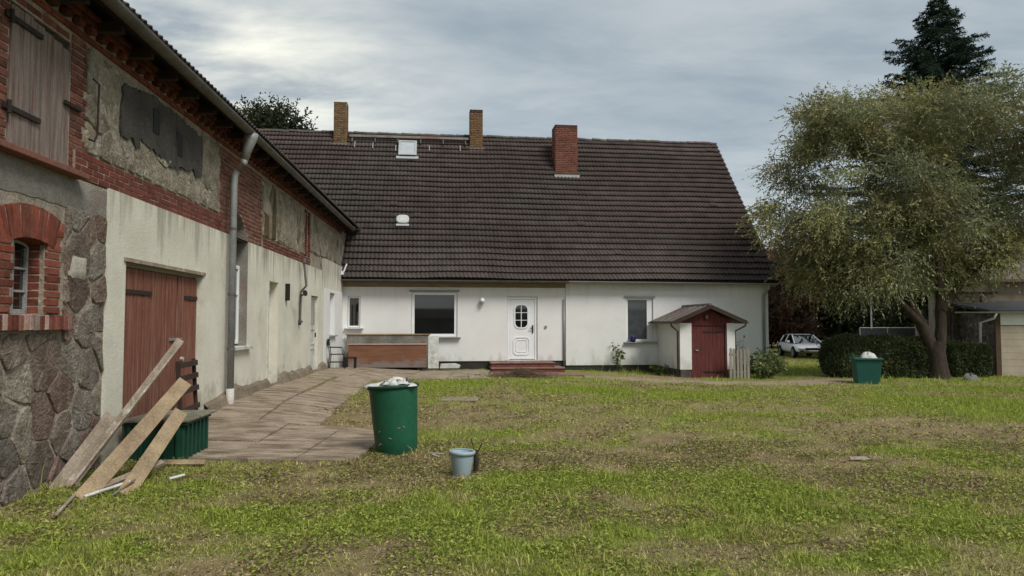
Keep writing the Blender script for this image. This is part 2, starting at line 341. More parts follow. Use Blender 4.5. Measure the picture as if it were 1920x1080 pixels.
# ------------------------------------------------------------------ repeated pieces: largest as objects, rest joined
def unit_brick(seed):
    import bmesh
    bm = bmesh.new(); bmesh.ops.create_cube(bm, size=1.0)
    bmesh.ops.scale(bm, vec=(0.24, 0.11, 0.065), verts=bm.verts)
    bmesh.ops.bevel(bm, geom=list(bm.edges), offset=0.005, segments=1, affect='EDGES')
    rr = random.Random(seed)
    for v in bm.verts:
        v.co += Vector((rr.uniform(-1, 1), rr.uniform(-1, 1), rr.uniform(-1, 1))) * 0.0022
    bmesh.ops.triangulate(bm, faces=bm.faces)
    me = bpy.data.meshes.new('brick'); bm.to_mesh(me); bm.free(); return me
class Pieces:
    """collects copies of unit meshes with local matrices and tints"""
    def __init__(s, units):
        s.units = units; s.items = []
    def add(s, u, mtx, col, vis=1.0, mat_key=None):
        s.items.append((vis, u, mtx, col, mat_key))
    def finish(s, name, parent, mats_obj, mat_join, limit, joined_name):
        s.items.sort(key=lambda t: -t[0])
        for vis, u, mtx, col, mk in s.items[:limit]:
            src = s.units[u]; key = (u, mk)
            if not hasattr(s, 'cache'): s.cache = {}
            if key not in s.cache:
                me = src.copy(); me.materials.clear(); me.materials.append(mats_obj[mk]); s.cache[key] = me
            o = bpy.data.objects.new(name, s.cache[key]); COL.objects.link(o); o.parent = parent; o.matrix_local = mtx; o.color = (*col, 1)
        rest = s.items[limit:]
        if rest:
            Vs, Fs, Cs = [], [], []; n = 0; cv = {}
            for vis, u, mtx, col, mk in rest:
                if u not in cv:
                    me = s.units[u]; a = np.empty(len(me.vertices) * 3, np.float32); me.vertices.foreach_get('co', a)
                    f = np.array([list(p.vertices) for p in me.polygons]); cv[u] = (a.reshape(-1, 3), f)
                a, f = cv[u]; m4 = np.array(mtx)
                Vs.append(a @ m4[:3, :3].T + m4[:3, 3]); Fs.append(f + n); n += len(a); Cs.append(np.tile(col, (len(a), 1)))
            o = obj(joined_name, npmesh(joined_name, np.vstack(Vs), np.vstack(Fs), np.vstack(Cs)), mat_join, parent)
            o['kind'] = 'stuff'
BR = [unit_brick(i) for i in range(5)]
def T(x, y, z, sx=1, sy=1, sz=1, ry=0, rx=0, rz=0):
    return Matrix.Translation((x, y, z)) @ Matrix.Rotation(rz, 4, 'Z') @ Matrix.Rotation(ry, 4, 'Y') @ Matrix.Rotation(rx, 4, 'X') @ Matrix.Diagonal((sx, sy, sz, 1))

def holed_wall(s0, s1, z0, z1, holes, yf, yb):
    """solid wall front at yf, back at yb, with recesses (a,b,c,d,depth)"""
    m = MB(); xs = sorted({s0, s1, *[v for h in holes for v in h[:2]]}); zs = sorted({z0, z1, *[v for h in holes for v in h[2:4]]})
    xs = [v for v in xs if s0 <= v <= s1]; zs = [v for v in zs if z0 <= v <= z1]
    inh = lambda x, z: any(h[0] < x < h[1] and h[2] < z < h[3] for h in holes)
    for a, b in zip(xs, xs[1:]):
        for c, d in zip(zs, zs[1:]):
            if not inh((a + b) / 2, (c + d) / 2):
                m.poly([(a, yf, c), (b, yf, c), (b, yf, d), (a, yf, d)])
    for a, b, c, d, dp in holes:
        y2 = yf + dp
        m.poly([(a, yf, c), (a, yf, d), (a, y2, d), (a, y2, c)]); m.poly([(b, yf, c), (b, y2, c), (b, y2, d), (b, yf, d)])
        m.poly([(a, yf, d), (b, yf, d), (b, y2, d), (a, y2, d)]); m.poly([(a, yf, c), (a, y2, c), (b, y2, c), (b, yf, c)])
        m.poly([(a, y2, c), (a, y2, d), (b, y2, d), (b, y2, c)])
    m.poly([(s0, yb, z0), (s0, yb, z1), (s1, yb, z1), (s1, yb, z0)])
    m.poly([(s0, yf, z0), (s0, yf, z1), (s0, yb, z1), (s0, yb, z0)]); m.poly([(s1, yf, z0), (s1, yb, z0), (s1, yb, z1), (s1, yf, z1)])
    m.poly([(s0, yf, z1), (s1, yf, z1), (s1, yb, z1), (s0, yb, z1)])
    return m

# ------------------------------------------------------------------ ground
def bumps(x, y):
    return (vnoise(x, y, 1.5, 3) - 0.5) * 0.05 + (vnoise(x + 11, y, 3.6, 3) - 0.5) * 0.05
def patch(x, y):
    """returns green amount and straw amount at a place on the lawn"""
    g = vnoise(x, y, 0.55, 4) * 1.15 - 0.20 + (vnoise(x + 40, y, 2.4, 3) - 0.5) * 0.8 + (vnoise(x * 0.5 + y * 0.2, y * 2.2 - x * 0.5, 1.2, 3) - 0.5) * 0.6
    for px, py, sx, sy, a in [(0.25, 7.4, 0.8, 0.55, 0.75), (-0.8, 6.4, 0.8, 0.45, 0.6), (2.6, 7.1, 0.6, 0.4, 0.45), (3.7, 17.6, 3.2, 1.2, 0.65), (9.5, 15, 3.0, 2.4, 0.6),
                              (-1.3, 7.0, 0.6, 0.4, 0.35), (-3.2, 6.8, 1.2, 0.6, 0.3), (1.0, 5.6, 0.6, 0.4, 0.3), (11, 30, 8, 5, 0.5), (0.5, 20.5, 2.0, 1.0, 0.25), (0.6, 10.5, 1.6, 1.0, 0.2), (14, 20, 4, 3, 0.3),
                              (1.6, 8.8, 1.4, 0.6, -0.45), (-1.4, 5.0, 1.0, 0.5, -0.35), (1.7, 5.4, 0.6, 0.4, -0.4), (4.4, 7.5, 1.4, 0.8, -0.4), (6.0, 11.4, 3.0, 1.1, -0.3),
                              (-2.7, 12.8, 1.0, 2.0, -0.5), (-1.2, 8.6, 0.9, 0.5, -0.4), (-0.8, 13.0, 1.1, 1.4, -0.3), (2.2, 10.0, 1.2, 0.5, -0.2)]:
        g = g + a * np.exp(-((x - px) / sx) ** 2 - ((y - py) / sy) ** 2)
    return np.clip((g - 0.44) * 1.35 + 0.395, 0, 1)
def axis(parts):
    a = []
    for lo, hi, st in parts:
        a += list(np.arange(lo, hi, st))
    return np.array(a + [parts[-1][1]])
gx = axis([(-600, -100, 100), (-100, -20, 10), (-20, -8, 1.0), (-8, 20, 0.14), (20, 40, 1.0), (40, 120, 10), (120, 700, 116)])
gy = axis([(-300, -20, 40), (-20, 3.5, 1.5), (3.5, 27, 0.13), (27, 50, 1.0), (50, 120, 7), (120, 900, 130)])
XX, YY = np.meshgrid(gx, gy, indexing='ij')
ZZ = ground(XX, YY) + bumps(XX, YY) * (np.abs(XX) < 22) * (YY < 28) * (YY > 2)
gg = patch(XX, YY)
c_soil = np.array([0.28, 0.222, 0.12]); c_grn = np.array([0.22, 0.26, 0.06])
GC = c_soil + (c_grn - c_soil) * np.clip(gg * 1.3, 0, 1)[..., None]
GC = GC * (0.7 + 0.6 * vnoise(XX, YY, 4.0, 2)[..., None])
V = np.stack([XX, YY, ZZ], -1).reshape(-1, 3)
nx, ny = XX.shape
ii = (np.arange(nx - 1)[:, None] * ny + np.arange(ny - 1)[None]).ravel()
F = np.stack([ii, ii + ny, ii + ny + 1, ii + 1], -1)
tag(obj('ground', npmesh('ground', V, F, GC.reshape(-1, 3), True), M['ground']), kind='structure')

# paving: slabs of concrete along the barn and across the house front
pav = tag(bpy.data.objects.new('paving', None), kind='structure'); COL.objects.link(pav)
def slab(c4, mt=M['concrete'], lift=0.035, n=5, name='concrete_slab', parent=pav):
    """c4: four plan corners; top follows the ground"""
    c = [np.array(p, float) for p in c4]; m = MB(); idx = {}
    for i in range(n + 1):
        for j in range(n + 1):
            u, v = i / n, j / n
            p = c[0] * (1 - u) * (1 - v) + c[1] * u * (1 - v) + c[2] * u * v + c[3] * (1 - u) * v
            ed = i in (0, n) or j in (0, n)
            q = p + (np.array([random.uniform(-1, 1), random.uniform(-1, 1)]) * 0.02 if ed else 0)
            idx[i, j] = len(m.v); m.v.append((q[0], q[1], G(*q) + lift + random.uniform(-0.004, 0.004)))
    for i in range(n):
        for j in range(n):
            m.f.append((idx[i, j], idx[i + 1, j], idx[i + 1, j + 1], idx[i, j + 1]))
    ring = [(i, 0) for i in range(n)] + [(n, j) for j in range(n)] + [(i, n) for i in range(n, 0, -1)] + [(0, j) for j in range(n, 0, -1)]
    lo = []
    for k in ring:
        v = m.v[idx[k]]; lo.append(len(m.v)); m.v.append((v[0], v[1], v[2] - 0.09))
    for k in range(len(ring)):
        a, b = ring[k], ring[(k + 1) % len(ring)]
        m.f.append((idx[a], lo[k], lo[(k + 1) % len(ring)], idx[b]))
    return m.build(name, mt, parent)
def wallx(y):
    return -4.1 - 0.074 * y
ys = [8.75, 9.95, 11.25]
for k in range(2):
    y0, y1 = ys[k], ys[k + 1]
    xs0 = [wallx(y0) + 0.02, -3.45, -2.6, -1.85]
    for a, b in zip(xs0, xs0[1:]):
        slab([(a + 0.012, y0 + 0.012 - (a + 4) * 0.1), (b - 0.012, y0 + 0.012 - (b + 4) * 0.1), (b - 0.012, y1 - 0.012 - (b + 4) * 0.03), (a + 0.012, y1 - 0.012 - (a + 4) * 0.03)], lift=0.03 + random.uniform(-0.012, 0.012))
ys = [11.27, 12.9, 14.5, 16.1, 17.8, 19.4]
for k in range(5):
    y0, y1 = ys[k], ys[k + 1]
    for f0, f1 in ((0.02, 0.98), (0.98, 1.95)):
        slab([(wallx(y0) + f0 + 0.012, y0 + 0.012), (wallx(y0) + f1 - 0.012 - 0.03 * k, y0 + 0.012), (wallx(y1) + f1 - 0.012 - 0.03 * k, y1 - 0.012), (wallx(y1) + f0 + 0.012, y1 - 0.012)], lift=0.035 + random.uniform(-0.012, 0.012))
xs0 = [-5.65, -4.4, -3.1, -1.9, -0.75]
for yi, (y0, y1) in enumerate(((19.45, 21.3), (21.3, 23.2), (23.2, 25.0))):
    for k, (a, b) in enumerate(zip(xs0, xs0[1:])):
        if yi == 0 and k > 1: continue
        sh = -0.12 * (y0 - 22)
        slab([(a + 0.012, y0 + 0.012 + 0.115 * a), (b - 0.012, y0 + 0.012 + 0.115 * b), (b - 0.012, y1 - 0.012 + 0.115 * b), (a + 0.012, y1 - 0.012 + 0.115 * a)], lift=0.035 + random.uniform(-0.01, 0.01))
for k in range(5):
    a = -0.73 + k * 0.66
    slab([(a, 23.1 + 0.115 * a), (a + 0.64, 23.1 + 0.115 * a), (a + 0.64, 24.3 + 0.115 * a), (a, 24.3 + 0.115 * a)], M['redtile'], 0.03, 3, 'red_paving_slab')
slab([(-1.55, 15.2), (-0.75, 15.1), (-0.7, 16.0), (-1.5, 16.1)], lift=0.03)
# trodden dirt path past the porch
pts_c = [(2.3, 23.1, 0.55), (3.6, 22.7, 0.75), (5.0, 22.3, 0.75), (6.4, 22.2, 0.75), (7.8, 22.3, 0.85), (9.2, 22.7, 1.1), (10.4, 23.3, 0.9), (11.5, 23.8, 0.4)]
m = MB(); prev = None
for i in range(71):
    t = i / 70 * (len(pts_c) - 1); k = min(int(t), len(pts_c) - 2); f = t - k
    x, y, hw = [pts_c[k][q] * (1 - f) + pts_c[k + 1][q] * f for q in range(3)]
    row = []
    for j in range(9):
        v = (j / 8 * 2 - 1) * hw * (0.85 + 0.4 * float(vnoise(x * 3 + (30 if j > 4 else 0), 1.0, 1, 2)))
        px, py = x - 0.05 * v, y + v
        row.append(len(m.v)); m.v.append((px, py, G(px, py) + 0.03 - 0.05 * (abs(j - 4) / 4) ** 4))
    if prev:
        for j in range(8): m.f.append((prev[j], row[j], row[j + 1], prev[j + 1]))
    prev = row
tag(m.build('dirt_path', M['dirt'], smooth=True), kind='structure')

# ================================================================== HOUSE
HA = math.atan(0.115)
GZH = 0.0
house = thing('farmhouse', 'long white rendered farmhouse with steep dark brown tiled roof and three chimneys', 'house', (0.385, 26, 0), HA)
HL, HR = -15.0, 9.27          # local x extents
# windows and door as recesses (a,b,c,d,depth)
hw = [(-6.2, -5.76, 1.50, 2.60, 0.14), (-3.98, -2.35, 1.16, 2.77, 0.14), (-0.56, 0.54, 0.33, 2.61, 0.16)]
hwr = [(3.80, 4.83, 0.97, 2.59, 0.14)]
holed_wall(HL, 1.57, 0.30, 3.35, hw, 0.0, 0.5).build('wall', M['white'], house)
holed_wall(1.57, HR, 0.13, 3.35, hwr, -0.07, 0.5).build('wall', M['white'], house)
MB().box(HL, 1.57, 0.04, 0.5, -0.4, 0.30).build('plinth', M['plinth'], house)
MB().box(1.57, HR - 0.02, -0.035, 0.5, -0.5, 0.13).build('plinth', M['plinth'], house)
# gable walls and back
gw = MB()
YR, ZR, YE, ZE = 5.2, 9.72, -0.40, 3.20
SL = (ZR - ZE) / (YR - YE)
roofz = lambda y: ZE + (y - YE) * SL
for x0, x1 in ((HR - 0.3, HR - 0.003), (HL + 0.003, HL + 0.3)):
    gw.prism([(0.5, -0.5), (10.4, -0.5), (10.4, 3.3), (YR, ZR - 0.25), (0.5, roofz(0.5) - 0.25)], 'x', x0, x1)
gw.box(HL + 0.01, HR - 0.01, 9.9, 10.4, -0.5, 3.3)
gw.build('gable_wall', M['white'], house)
# fascia board under the left eave and roof boards
MB().box(HL, 1.56, -0.045, -0.002, 2.93, 3.17).build('eaves_board', mat('eaves_board', (0.30, 0.24, 0.16), (0.22, 0.17, 0.115), 3, 0.9, 0.3, 40, (0.6, 1, 4)), house)
roof = MB()
th = 0.05
roof.prism([(YE, ZE), (YR, ZR), (YR, ZR - 0.14), (YE + 0.05, ZE - 0.10)], 'x', HL - 0.1, HR + 0.22)
roof.prism([(YR, ZR), (2 * YR - YE, ZE), (2 * YR - YE, ZE - 0.12), (YR, ZR - 0.14)], 'x', HL - 0.1, HR + 0.22)
roofo = roof.build('roof', M['dentdark'], house)
# interlocking double-roll tiles
def tile_mesh(seed):
    m = MB(); W_, Ln = 0.30, 0.40; n = 13; rr = random.Random(seed)
    prof = []
    for i in range(n):
        u = i / (n - 1)
        prof.append((u * W_, 0.034 * (0.5 - 0.5 * math.cos(2 * math.pi * 2 * u)) ** 1.4 + 0.004))
    for y, dz in ((-0.03, 0.080), (Ln - 0.03, 0.0)):
        for x, z in prof: m.v.append((x, y, z + dz))
    for x, z in prof: m.v.append((x, -0.03, z + 0.080 - 0.026))
    for i in range(n - 1):
        m.f.append((i, i + 1, n + i + 1)); m.f.append((i, n + i + 1, n + i))
        m.f.append((2 * n + i, 2 * n + i + 1, i + 1)); m.f.append((2 * n + i, i + 1, i))
    me = bpy.data.meshes.new('tile'); me.from_pydata(m.v, [], m.f); me.update(); return me
TL = [tile_mesh(0)]
slope = math.atan(SL)
LEN = math.hypot(YR - YE, ZR - ZE); NR = 27; EXP = LEN / NR
tp = Pieces(TL); NC = int((HR + 0.24 - HL + 0.1) / 0.30)
colj = np.random.default_rng(5)
rowj = colj.uniform(0.88, 1.1, NR)
for r in range(NR):
    t = r * EXP; yy = YE + t * math.cos(slope); z0 = ZE + t * math.sin(slope)
    for c in range(NC):
        x = HR + 0.24 - (c + 1) * 0.30
        if x < -13.5: break
        nz = float(vnoise(x + 50, r * 0.31, 0.5, 3)); n5 = float(vnoise(x + 9, r * 0.31 + 40, 2.0, 2))
        b = 0.6 + 0.75 * (nz - 0.5) * 2 * 0.5 + colj.uniform(-0.12, 0.12) + (n5 - .5) * 0.3
        b *= rowj[r]
        g = float(np.clip((vnoise(x, r * 0.31 + 90, 0.35, 3) - 0.42) * 2.5, 0, 1))
        base = np.array([0.080, 0.056, 0.050]) * (1 - g) + np.array([0.071, 0.060, 0.052]) * g
        if r > NR - 4: base = base * 1.12 + 0.006
        col = tuple(np.clip(base * (0.62 + 0.75 * b * 0.9), 0.01, 0.3))
        sag = (float(vnoise(x, r * 0.31, 0.4, 2)) - 0.5) * 0.06 + (0.02 if random.random() < 0.012 else 0)
        M4 = Matrix.Translation((x, yy, z0 + 0.012 + sag)) @ Matrix.Rotation(slope, 4, 'X') @ Matrix.Rotation(random.uniform(-0.008, 0.008), 4, 'Y')
        M4 = M4 @ Matrix.Diagonal((1, 0.245 / 0.30 * EXP / 0.245 * 0.95, 1, 1)) if False else M4
        tp.add(0, M4, col, (2.0 - r * 0.1) if -6.6 < x < 9.6 else -1.0 - r, 't')
tp.finish('roof_tile', roofo, {'t': M['tile']}, M['tile_a'], 290, 'roof_tile_field')
# ridge tiles
rm = MB()
for a in range(7):
    t0, t1 = math.pi * a / 6, 0
prof = [(0.135 * math.cos(math.pi * a / 8), 0.12 * math.sin(math.pi * a / 8)) for a in range(9)]
for xx, sc in ((0, 1.0), (0.36, 0.86)):
    for y, z in prof: rm.v.append((xx, y * sc, z * sc))
for a in range(8):
    rm.f.append((a, a + 1, 9 + a + 1)); rm.f.append((a, 9 + a + 1, 9 + a))
rme = bpy.data.meshes.new('ridge_tile'); rme.from_pydata(rm.v, [], rm.f); rme.update(); rme.materials.append(M['tile'])
x = HR + 0.22
while x > -14:
    x -= 0.335
    o = obj('ridge_tile', rme, None, roofo, (x, YR, ZR + 0.0 + random.uniform(-0.012, 0.018)), (0, random.uniform(-0.03, 0.03), 0), tuple(v * random.uniform(0.8, 1.25) for v in (0.10, 0.085, 0.072)))
# verge board on the right gable
MB().prism([(YE + 0.05, ZE - 0.10), (YE, ZE + 0.02), (YR, ZR + 0.02), (YR, ZR - 0.16)], 'x', HR + 0.222, HR + 0.245).build('verge_board', M['dentdark'], house)
# gutter along the eave, hung downpipes
def half_gutter(p0, p1, r, mt, parent, name='gutter', upax=Vector((0, 0, 1))):
    p0 = Vector(p0); p1 = Vector(p1); d = (p1 - p0).normalized(); sd = d.cross(upax).normalized(); m = MB(); n = 9
    for p in (p0, p1):
        for rr_ in (r, r * 0.9):
            for k in range(n):
                a = math.pi * k / (n - 1)
                m.v.append(tuple(p + sd * (math.cos(a) * rr_) - upax * (math.sin(a) * rr_)))
    S = 2 * n
    for k in range(n - 1):
        m.f.append((k, k + 1, S + k + 1, S + k)); m.f.append((n + k, S + n + k, S + n + k + 1, n + k + 1))
        m.f.append((k, n + k, n + k + 1, k + 1)); m.f.append((S + k, S + k + 1, S + n + k + 1, S + n + k))
    for k in (0, n - 1):
        m.f.append((k, S + k, S + n + k, n + k))
    return m.build(name, mt, parent, smooth=False)
half_gutter((-6.55, -0.47, 3.17), (1.6, -0.47, 3.15), 0.065, M['zincdark'], house)
half_gutter((1.6, -0.47, 3.16), (HR + 0.2, -0.47, 3.12), 0.065, M['zinc'], house)
dp = MB().tube([(9.12, -0.47, 3.10), (9.12, -0.45, 2.95), (9.06, -0.17, 2.68), (9.06, -0.15, 2.5), (9.06, -0.15, 0.0)], 0.05, 10)
dpo = dp.build('downpipe', M['zinc'], house, smooth=True)
MB().tube([(1.50, -0.05, 2.52), (1.50, -0.05, 0.0)], 0.028, 8).build('thin_downpipe', M['zinc'], house, smooth=True)
# ---- windows
def window(parent, a, b, c, d, y, fw=0.07, mt=None, glass=None, mull=(), trans=(), sill=True, sillmat=None, shutter=False, name='window'):
    mt = mt or M['plastic_white']; f = MB()
    f.box(a, a + fw, y, y + 0.06, c, d); f.box(b - fw, b, y, y + 0.06, c, d); f.box(a + fw, b - fw, y, y + 0.06, c, c + fw); f.box(a + fw, b - fw, y, y + 0.06, d - fw, d)
    for mx in mull: f.box(mx - 0.018, mx + 0.018, y + 0.004, y + 0.05, c + fw, d - fw)
    fr = f.build(name, mt, parent, bevel=0.006)
    xs = [a + fw] + list(mull) + [b - fw]; zs = [c + fw] + list(trans) + [d - fw]
    tm = MB()
    for tz in trans: tm.box(a + fw, b - fw, y + 0.006, y + 0.048, tz - 0.016, tz + 0.016)
    if trans: tm.build('glazing_bar', mt, fr)
    for x0, x1 in zip(xs, xs[1:]):
        for z0, z1 in zip(zs, zs[1:]):
            MB().box(x0 + 0.001, x1 - 0.001, y + 0.03, y + 0.04, z0 + 0.001, z1 - 0.001).build('pane', glass or M['glass'], fr)
    if sill:
        MB().box(a - 0.10, b + 0.13, y - 0.20, y + 0.02, c - 0.05, c - 0.012).build('sill', sillmat or M['zinc'], fr, bevel=0.005)
    return fr
window(house, -6.19, -5.77, 1.51, 2.59, 0.06, 0.05, sill=True, sillmat=M['white_ptd'])
bw = window(house, -3.97, -2.36, 1.17, 2.76, 0.05, 0.10)
MB().box(-4.06, -2.27, -0.05, 0.03, 2.77, 2.83).build('shutter_lintel', M['zinc'], bw)
rw = window(house, 3.81, 4.82, 0.98, 2.58, -0.01, 0.08, glass=M['bluegrey_glass'])
MB().box(3.73, 4.90, -0.12, -0.04, 2.585, 2.65).build('shutter_lintel', M['zinc'], rw)
MB().box(4.60, 4.74, -0.025, -0.011, 1.06, 2.5).build('casement', M['plastic_white'], rw)
# ---- front door: white panel door with six panes
fd = MB(); fd.box(-0.55, -0.46, 0.05, 0.13, 0.34, 2.60); fd.box(0.44, 0.53, 0.05, 0.13, 0.34, 2.60); fd.box(-0.46, 0.44, 0.05, 0.13, 2.51, 2.60)
fd = fd.build('front_door_frame', M['plastic_white'], house, bevel=0.008)
door = MB().box(-0.455, 0.435, 0.07, 0.125, 0.36, 2.505).build('front_door', M['plastic_white'], house, bevel=0.006)
def rrect(x0, x1, z0, z1, r, n=5):
    p = []
    for cx, cz, a0 in ((x1 - r, z1 - r, 0), (x0 + r, z1 - r, 90), (x0 + r, z0 + r, 180), (x1 - r, z0 + r, 270)):
        for k in range(n + 1):
            a = R(a0 + 90 * k / n); p.append((cx + r * math.cos(a), cz + r * math.sin(a)))
    return p
def ring(outer, inner, y0, y1):
    m = MB(); n = len(outer)
    for P, y in ((outer, y0), (inner, y0), (inner, y1), (outer, y1)):
        m.v += [(x, y, z) for x, z in P]
    for k in range(4):
        for i in range(n):
            j = (i + 1) % n
            a, b = k * n, ((k + 1) % 4) * n
            m.f.append((a + i, a + j, b + j, b + i))
    return m
gx0, gx1, gz0, gz1 = -0.26, 0.18, 1.50, 2.30
ring(rrect(gx0 - 0.05, gx1 + 0.05, gz0 - 0.05, gz1 + 0.05, 0.2), rrect(gx0, gx1, gz0, gz1, 0.16), 0.05, 0.075).build('moulding', M['plastic_white'], door)
for i in range(2):
    for j in range(3):
        x0 = gx0 + i * 0.235 + 0.004; x1 = x0 + 0.20; z0 = gz0 + j * 0.275 + 0.004; z1 = z0 + 0.242
        P = rrect(x0, x1, z0, z1, 0.02, 3)
        if j != 1:
            ox = x0 if i == 0 else x1; oz = z0 if j == 0 else z1
            P = [(x0, z0), (x1, z0), (x1, z1), (x0, z1)]
            q = []
            for (px, pz) in P:
                if abs(px - ox) < 1e-6 and abs(pz - oz) < 1e-6:
                    ix = x1 if i == 0 else x0; iz = z1 if j == 0 else z0
                    cx = ox + (0.13 if i == 0 else -0.13); cz = oz + (0.13 if j == 0 else -0.13)
                    arc = [(cx + 0.13 * math.cos(R(aa)) * (-1 if i == 0 else 1), cz + 0.13 * math.sin(R(aa)) * (-1 if j == 0 else 1)) for aa in range(0, 91, 15)]
                    if (i == 0) == (j == 0): pass
                    else: arc = arc[::-1]
                    q += arc if (i == 0 and j == 0) or (i == 1 and j == 2) else arc
                else: q.append((px, pz))
            P = q
        MB().prism(P, 'y', 0.058, 0.0695).build('pane', M['glass'], door)
ring(rrect(-0.34, 0.27, 0.50, 1.16, 0.15), rrect(-0.30, 0.23, 0.54, 1.12, 0.12), 0.05, 0.075).build('moulding', M['plastic_white'], door)
ring(rrect(-0.25, 0.18, 0.60, 1.06, 0.09), rrect(-0.225, 0.155, 0.625, 1.035, 0.07), 0.056, 0.075).build('moulding', M['plastic_white'], door)
MB().box(0.355, 0.395, 0.03, 0.072, 1.30, 1.58).tube([(0.375, 0.0, 1.47), (0.375, 0.035, 1.47)], 0.012, 8).box(0.26, 0.385, -0.012, 0.008, 1.455, 1.485).build('handle', M['black'], door)
MB().box(-0.60, 0.58, -0.06, 0.10, 0.29, 0.335).build('door_sill', M['oldwhite'], house, bevel=0.006)
# wall lamp and bell
lm = MB().revolve([(0.0, 0.10), (0.05, 0.09), (0.085, 0.03), (0.095, -0.03), (0.09, -0.04)], 14, (-1.47, -0.13, 2.46)).build('wall_lamp', M['plastic_white'], house, smooth=True)
MB().revolve([(0.0, -0.13), (0.05, -0.11), (0.07, -0.05), (0.07, -0.02)], 12, (-1.47, -0.13, 2.44)).box(-1.51, -1.43, -0.05, 0.0, 2.36, 2.52).build('lamp_globe', M['flash'], lm, smooth=False)
MB().tube([(0.84, 0.0, 1.52), (0.84, -0.04, 1.52)], 0.05, 10).build('doorbell', M['zinc'], house)
# ---- chimneys
def chimney(s0, s1, y0, y1, zb, zt, base, name='chimney', lip=None):
    c = MB().box(s0 + 0.008, s1 - 0.008, y0 + 0.008, y1 - 0.008, zb, zt - 0.01).build(name, M['mortar'], house)
    pc = Pieces(BR); nrow = int((zt - zb) / 0.077)
    for r in range(nrow):
        z = zt - 0.033 - r * 0.077; off = 0.0 if r % 2 else 0.125
        for (a, b, face) in ((s0, s1, 'f'), (s0, s1, 'b'), (y0, y1, 'l'), (y0, y1, 'r')):
            x = a - off + 0.002
            while x < b - 0.02:
                xa, xb = max(x, a), min(x + 0.238, b)
                if xb - xa > 0.03:
                    sx = (xb - xa) / 0.24; mid = (xa + xb) / 2
                    cb = brickcol(base, 0.22); cc = cb if r > 1 or not lip else lip
                    if face == 'f': mt = T(mid, y0 + 0.048, z, sx, 1, 1)
                    elif face == 'b': mt = T(mid, y1 - 0.048, z, sx, 1, 1)
                    elif face == 'l': mt = T(s0 + 0.048, mid, z, sx, 1, 1, rz=math.pi / 2)
                    else: mt = T(s1 - 0.048, mid, z, sx, 1, 1, rz=math.pi / 2)
                    pc.add(0, mt, cc)
                x += 0.25
    pc.finish('brick', c, {}, M['brick_a'], 0, 'brickwork')
    return c
chimney(-7.37, -6.84, 4.70, 5.25, 9.0, 10.95, (0.25, 0.16, 0.085))
chimney(-1.66, -1.12, 4.66, 5.20, 8.9, 10.80, (0.26, 0.155, 0.08), lip=(0.10, 0.05, 0.035))
c3 = chimney(1.84, 2.78, 3.55, 4.35, 7.4, 9.95, (0.26, 0.105, 0.075), lip=(0.17, 0.065, 0.05))
MB().box(1.78, 2.84, 3.40, 3.548, roofz(3.45) - 0.02, roofz(3.45) + 0.13).build('flashing', M['flash'], c3)
for ch, a, b, y, z in (('', -7.42, -6.79, 4.56, 0), ('', -1.71, -1.07, 4.52, 0)):
    MB().box(a, b, y, y + 0.138, roofz(y + .05) - 0.02, roofz(y + .05) + 0.12).build('chimney_flashing', mat('flash_mortar', (0.30, 0.22, 0.17)), house)
M['hood'] = mat('grey_white_hood', (0.50, 0.51, 0.50), (0.42, 0.43, 0.42), 5, 0.5, 0.1, 40, fine=0.15)
# ---- skylight, vent hood, walkway bar
def on_roof(s, t, h=0.0):
    """t: metres up the slope from the eave"""
    return (s, YE + t * math.cos(slope) - h * math.sin(slope), ZE + t * math.sin(slope) + h * math.cos(slope))
sk = thing('x', None, None); bpy.data.objects.remove(sk)
def roofpiece(name, mt, s, t, build, parent=house, bevel=0):
    m = MB(); build(m); return m.build(name, mt, parent, on_roof(s, t, 0.065), (slope, 0, 0), bevel=bevel)
skl = roofpiece('skylight', M['flash'], -4.66, 6.95, lambda m: (m.box(0, 0.75, 0, 0.08, 0.0, 0.15), m.box(0, 0.75, 0.92, 1.0, 0, 0.15), m.box(0, 0.08, 0.08, 0.92, 0, 0.15), m.box(0.67, 0.75, 0.08, 0.92, 0, 0.15), m.box(-0.08, 0.83, -0.16, -0.001, 0.0, 0.075)))
MB().box(0.081, 0.669, 0.081, 0.919, 0.10, 0.12).build('pane', mat('skylight_glass', (0.42, 0.45, 0.46), (0.36, 0.39, 0.41), 2, 0.12, 0, fine=0), skl)
MB().box(0.06, 0.69, -0.004, 0.02, 0.06, 0.12).build('opening', M['black'], skl)
vh = roofpiece('vent_hood', M['hood'], -4.62, 2.72, lambda m: m.prism(rrect(0.02, 0.50, 0.0, 0.46, 0.18), 'z', 0.02, 0.15), bevel=0.03)
MB().box(0.02, 0.50, -0.10, 0.0, 0.05, 0.085).build('vent_mouth', M['flash'], vh)
wk = roofpiece('roof_walkway', mat('walkway_metal', (0.17, 0.155, 0.14), (0.13, 0.075, 0.055), 1.5, 0.8, 0.2, 30), -6.72, LEN - 0.52, lambda m: m.box(0, 5.0, 0, 0.16, 0.14, 0.18))
for k in range(6):
    MB().box(0.1 + k * 0.95, 0.14 + k * 0.95, -0.28, 0.1, 0.05, 0.14).build('bracket', M['zincdark'], wk)
for s, t in ((-6.5, 7.5), (-5.75, 7.45), (-4.8, 7.3), (-3.4, 7.35), (-2.1, 7.4)):
    roofpiece('roof_hook', M['zinc'], s, t, lambda m: m.box(0, 0.035, 0, 0.4, 0.055, 0.075))
lr = MB().tube([(-6.33, -0.30, 3.40), (-6.22, -0.22, 3.72)], 0.025, 6).box(-6.48, -6.30, -0.46, -0.2, 3.33, 3.45).build('eave_bracket', M['plastic_white'], house)

# ================================================================== BARN (wing on the left)
WA = math.atan2(1, -0.074)
barn = thing('stone_barn', 'old barn of fieldstone and red brick with cream rendered ground floor', 'barn', (-4.1, 0, 0), WA)
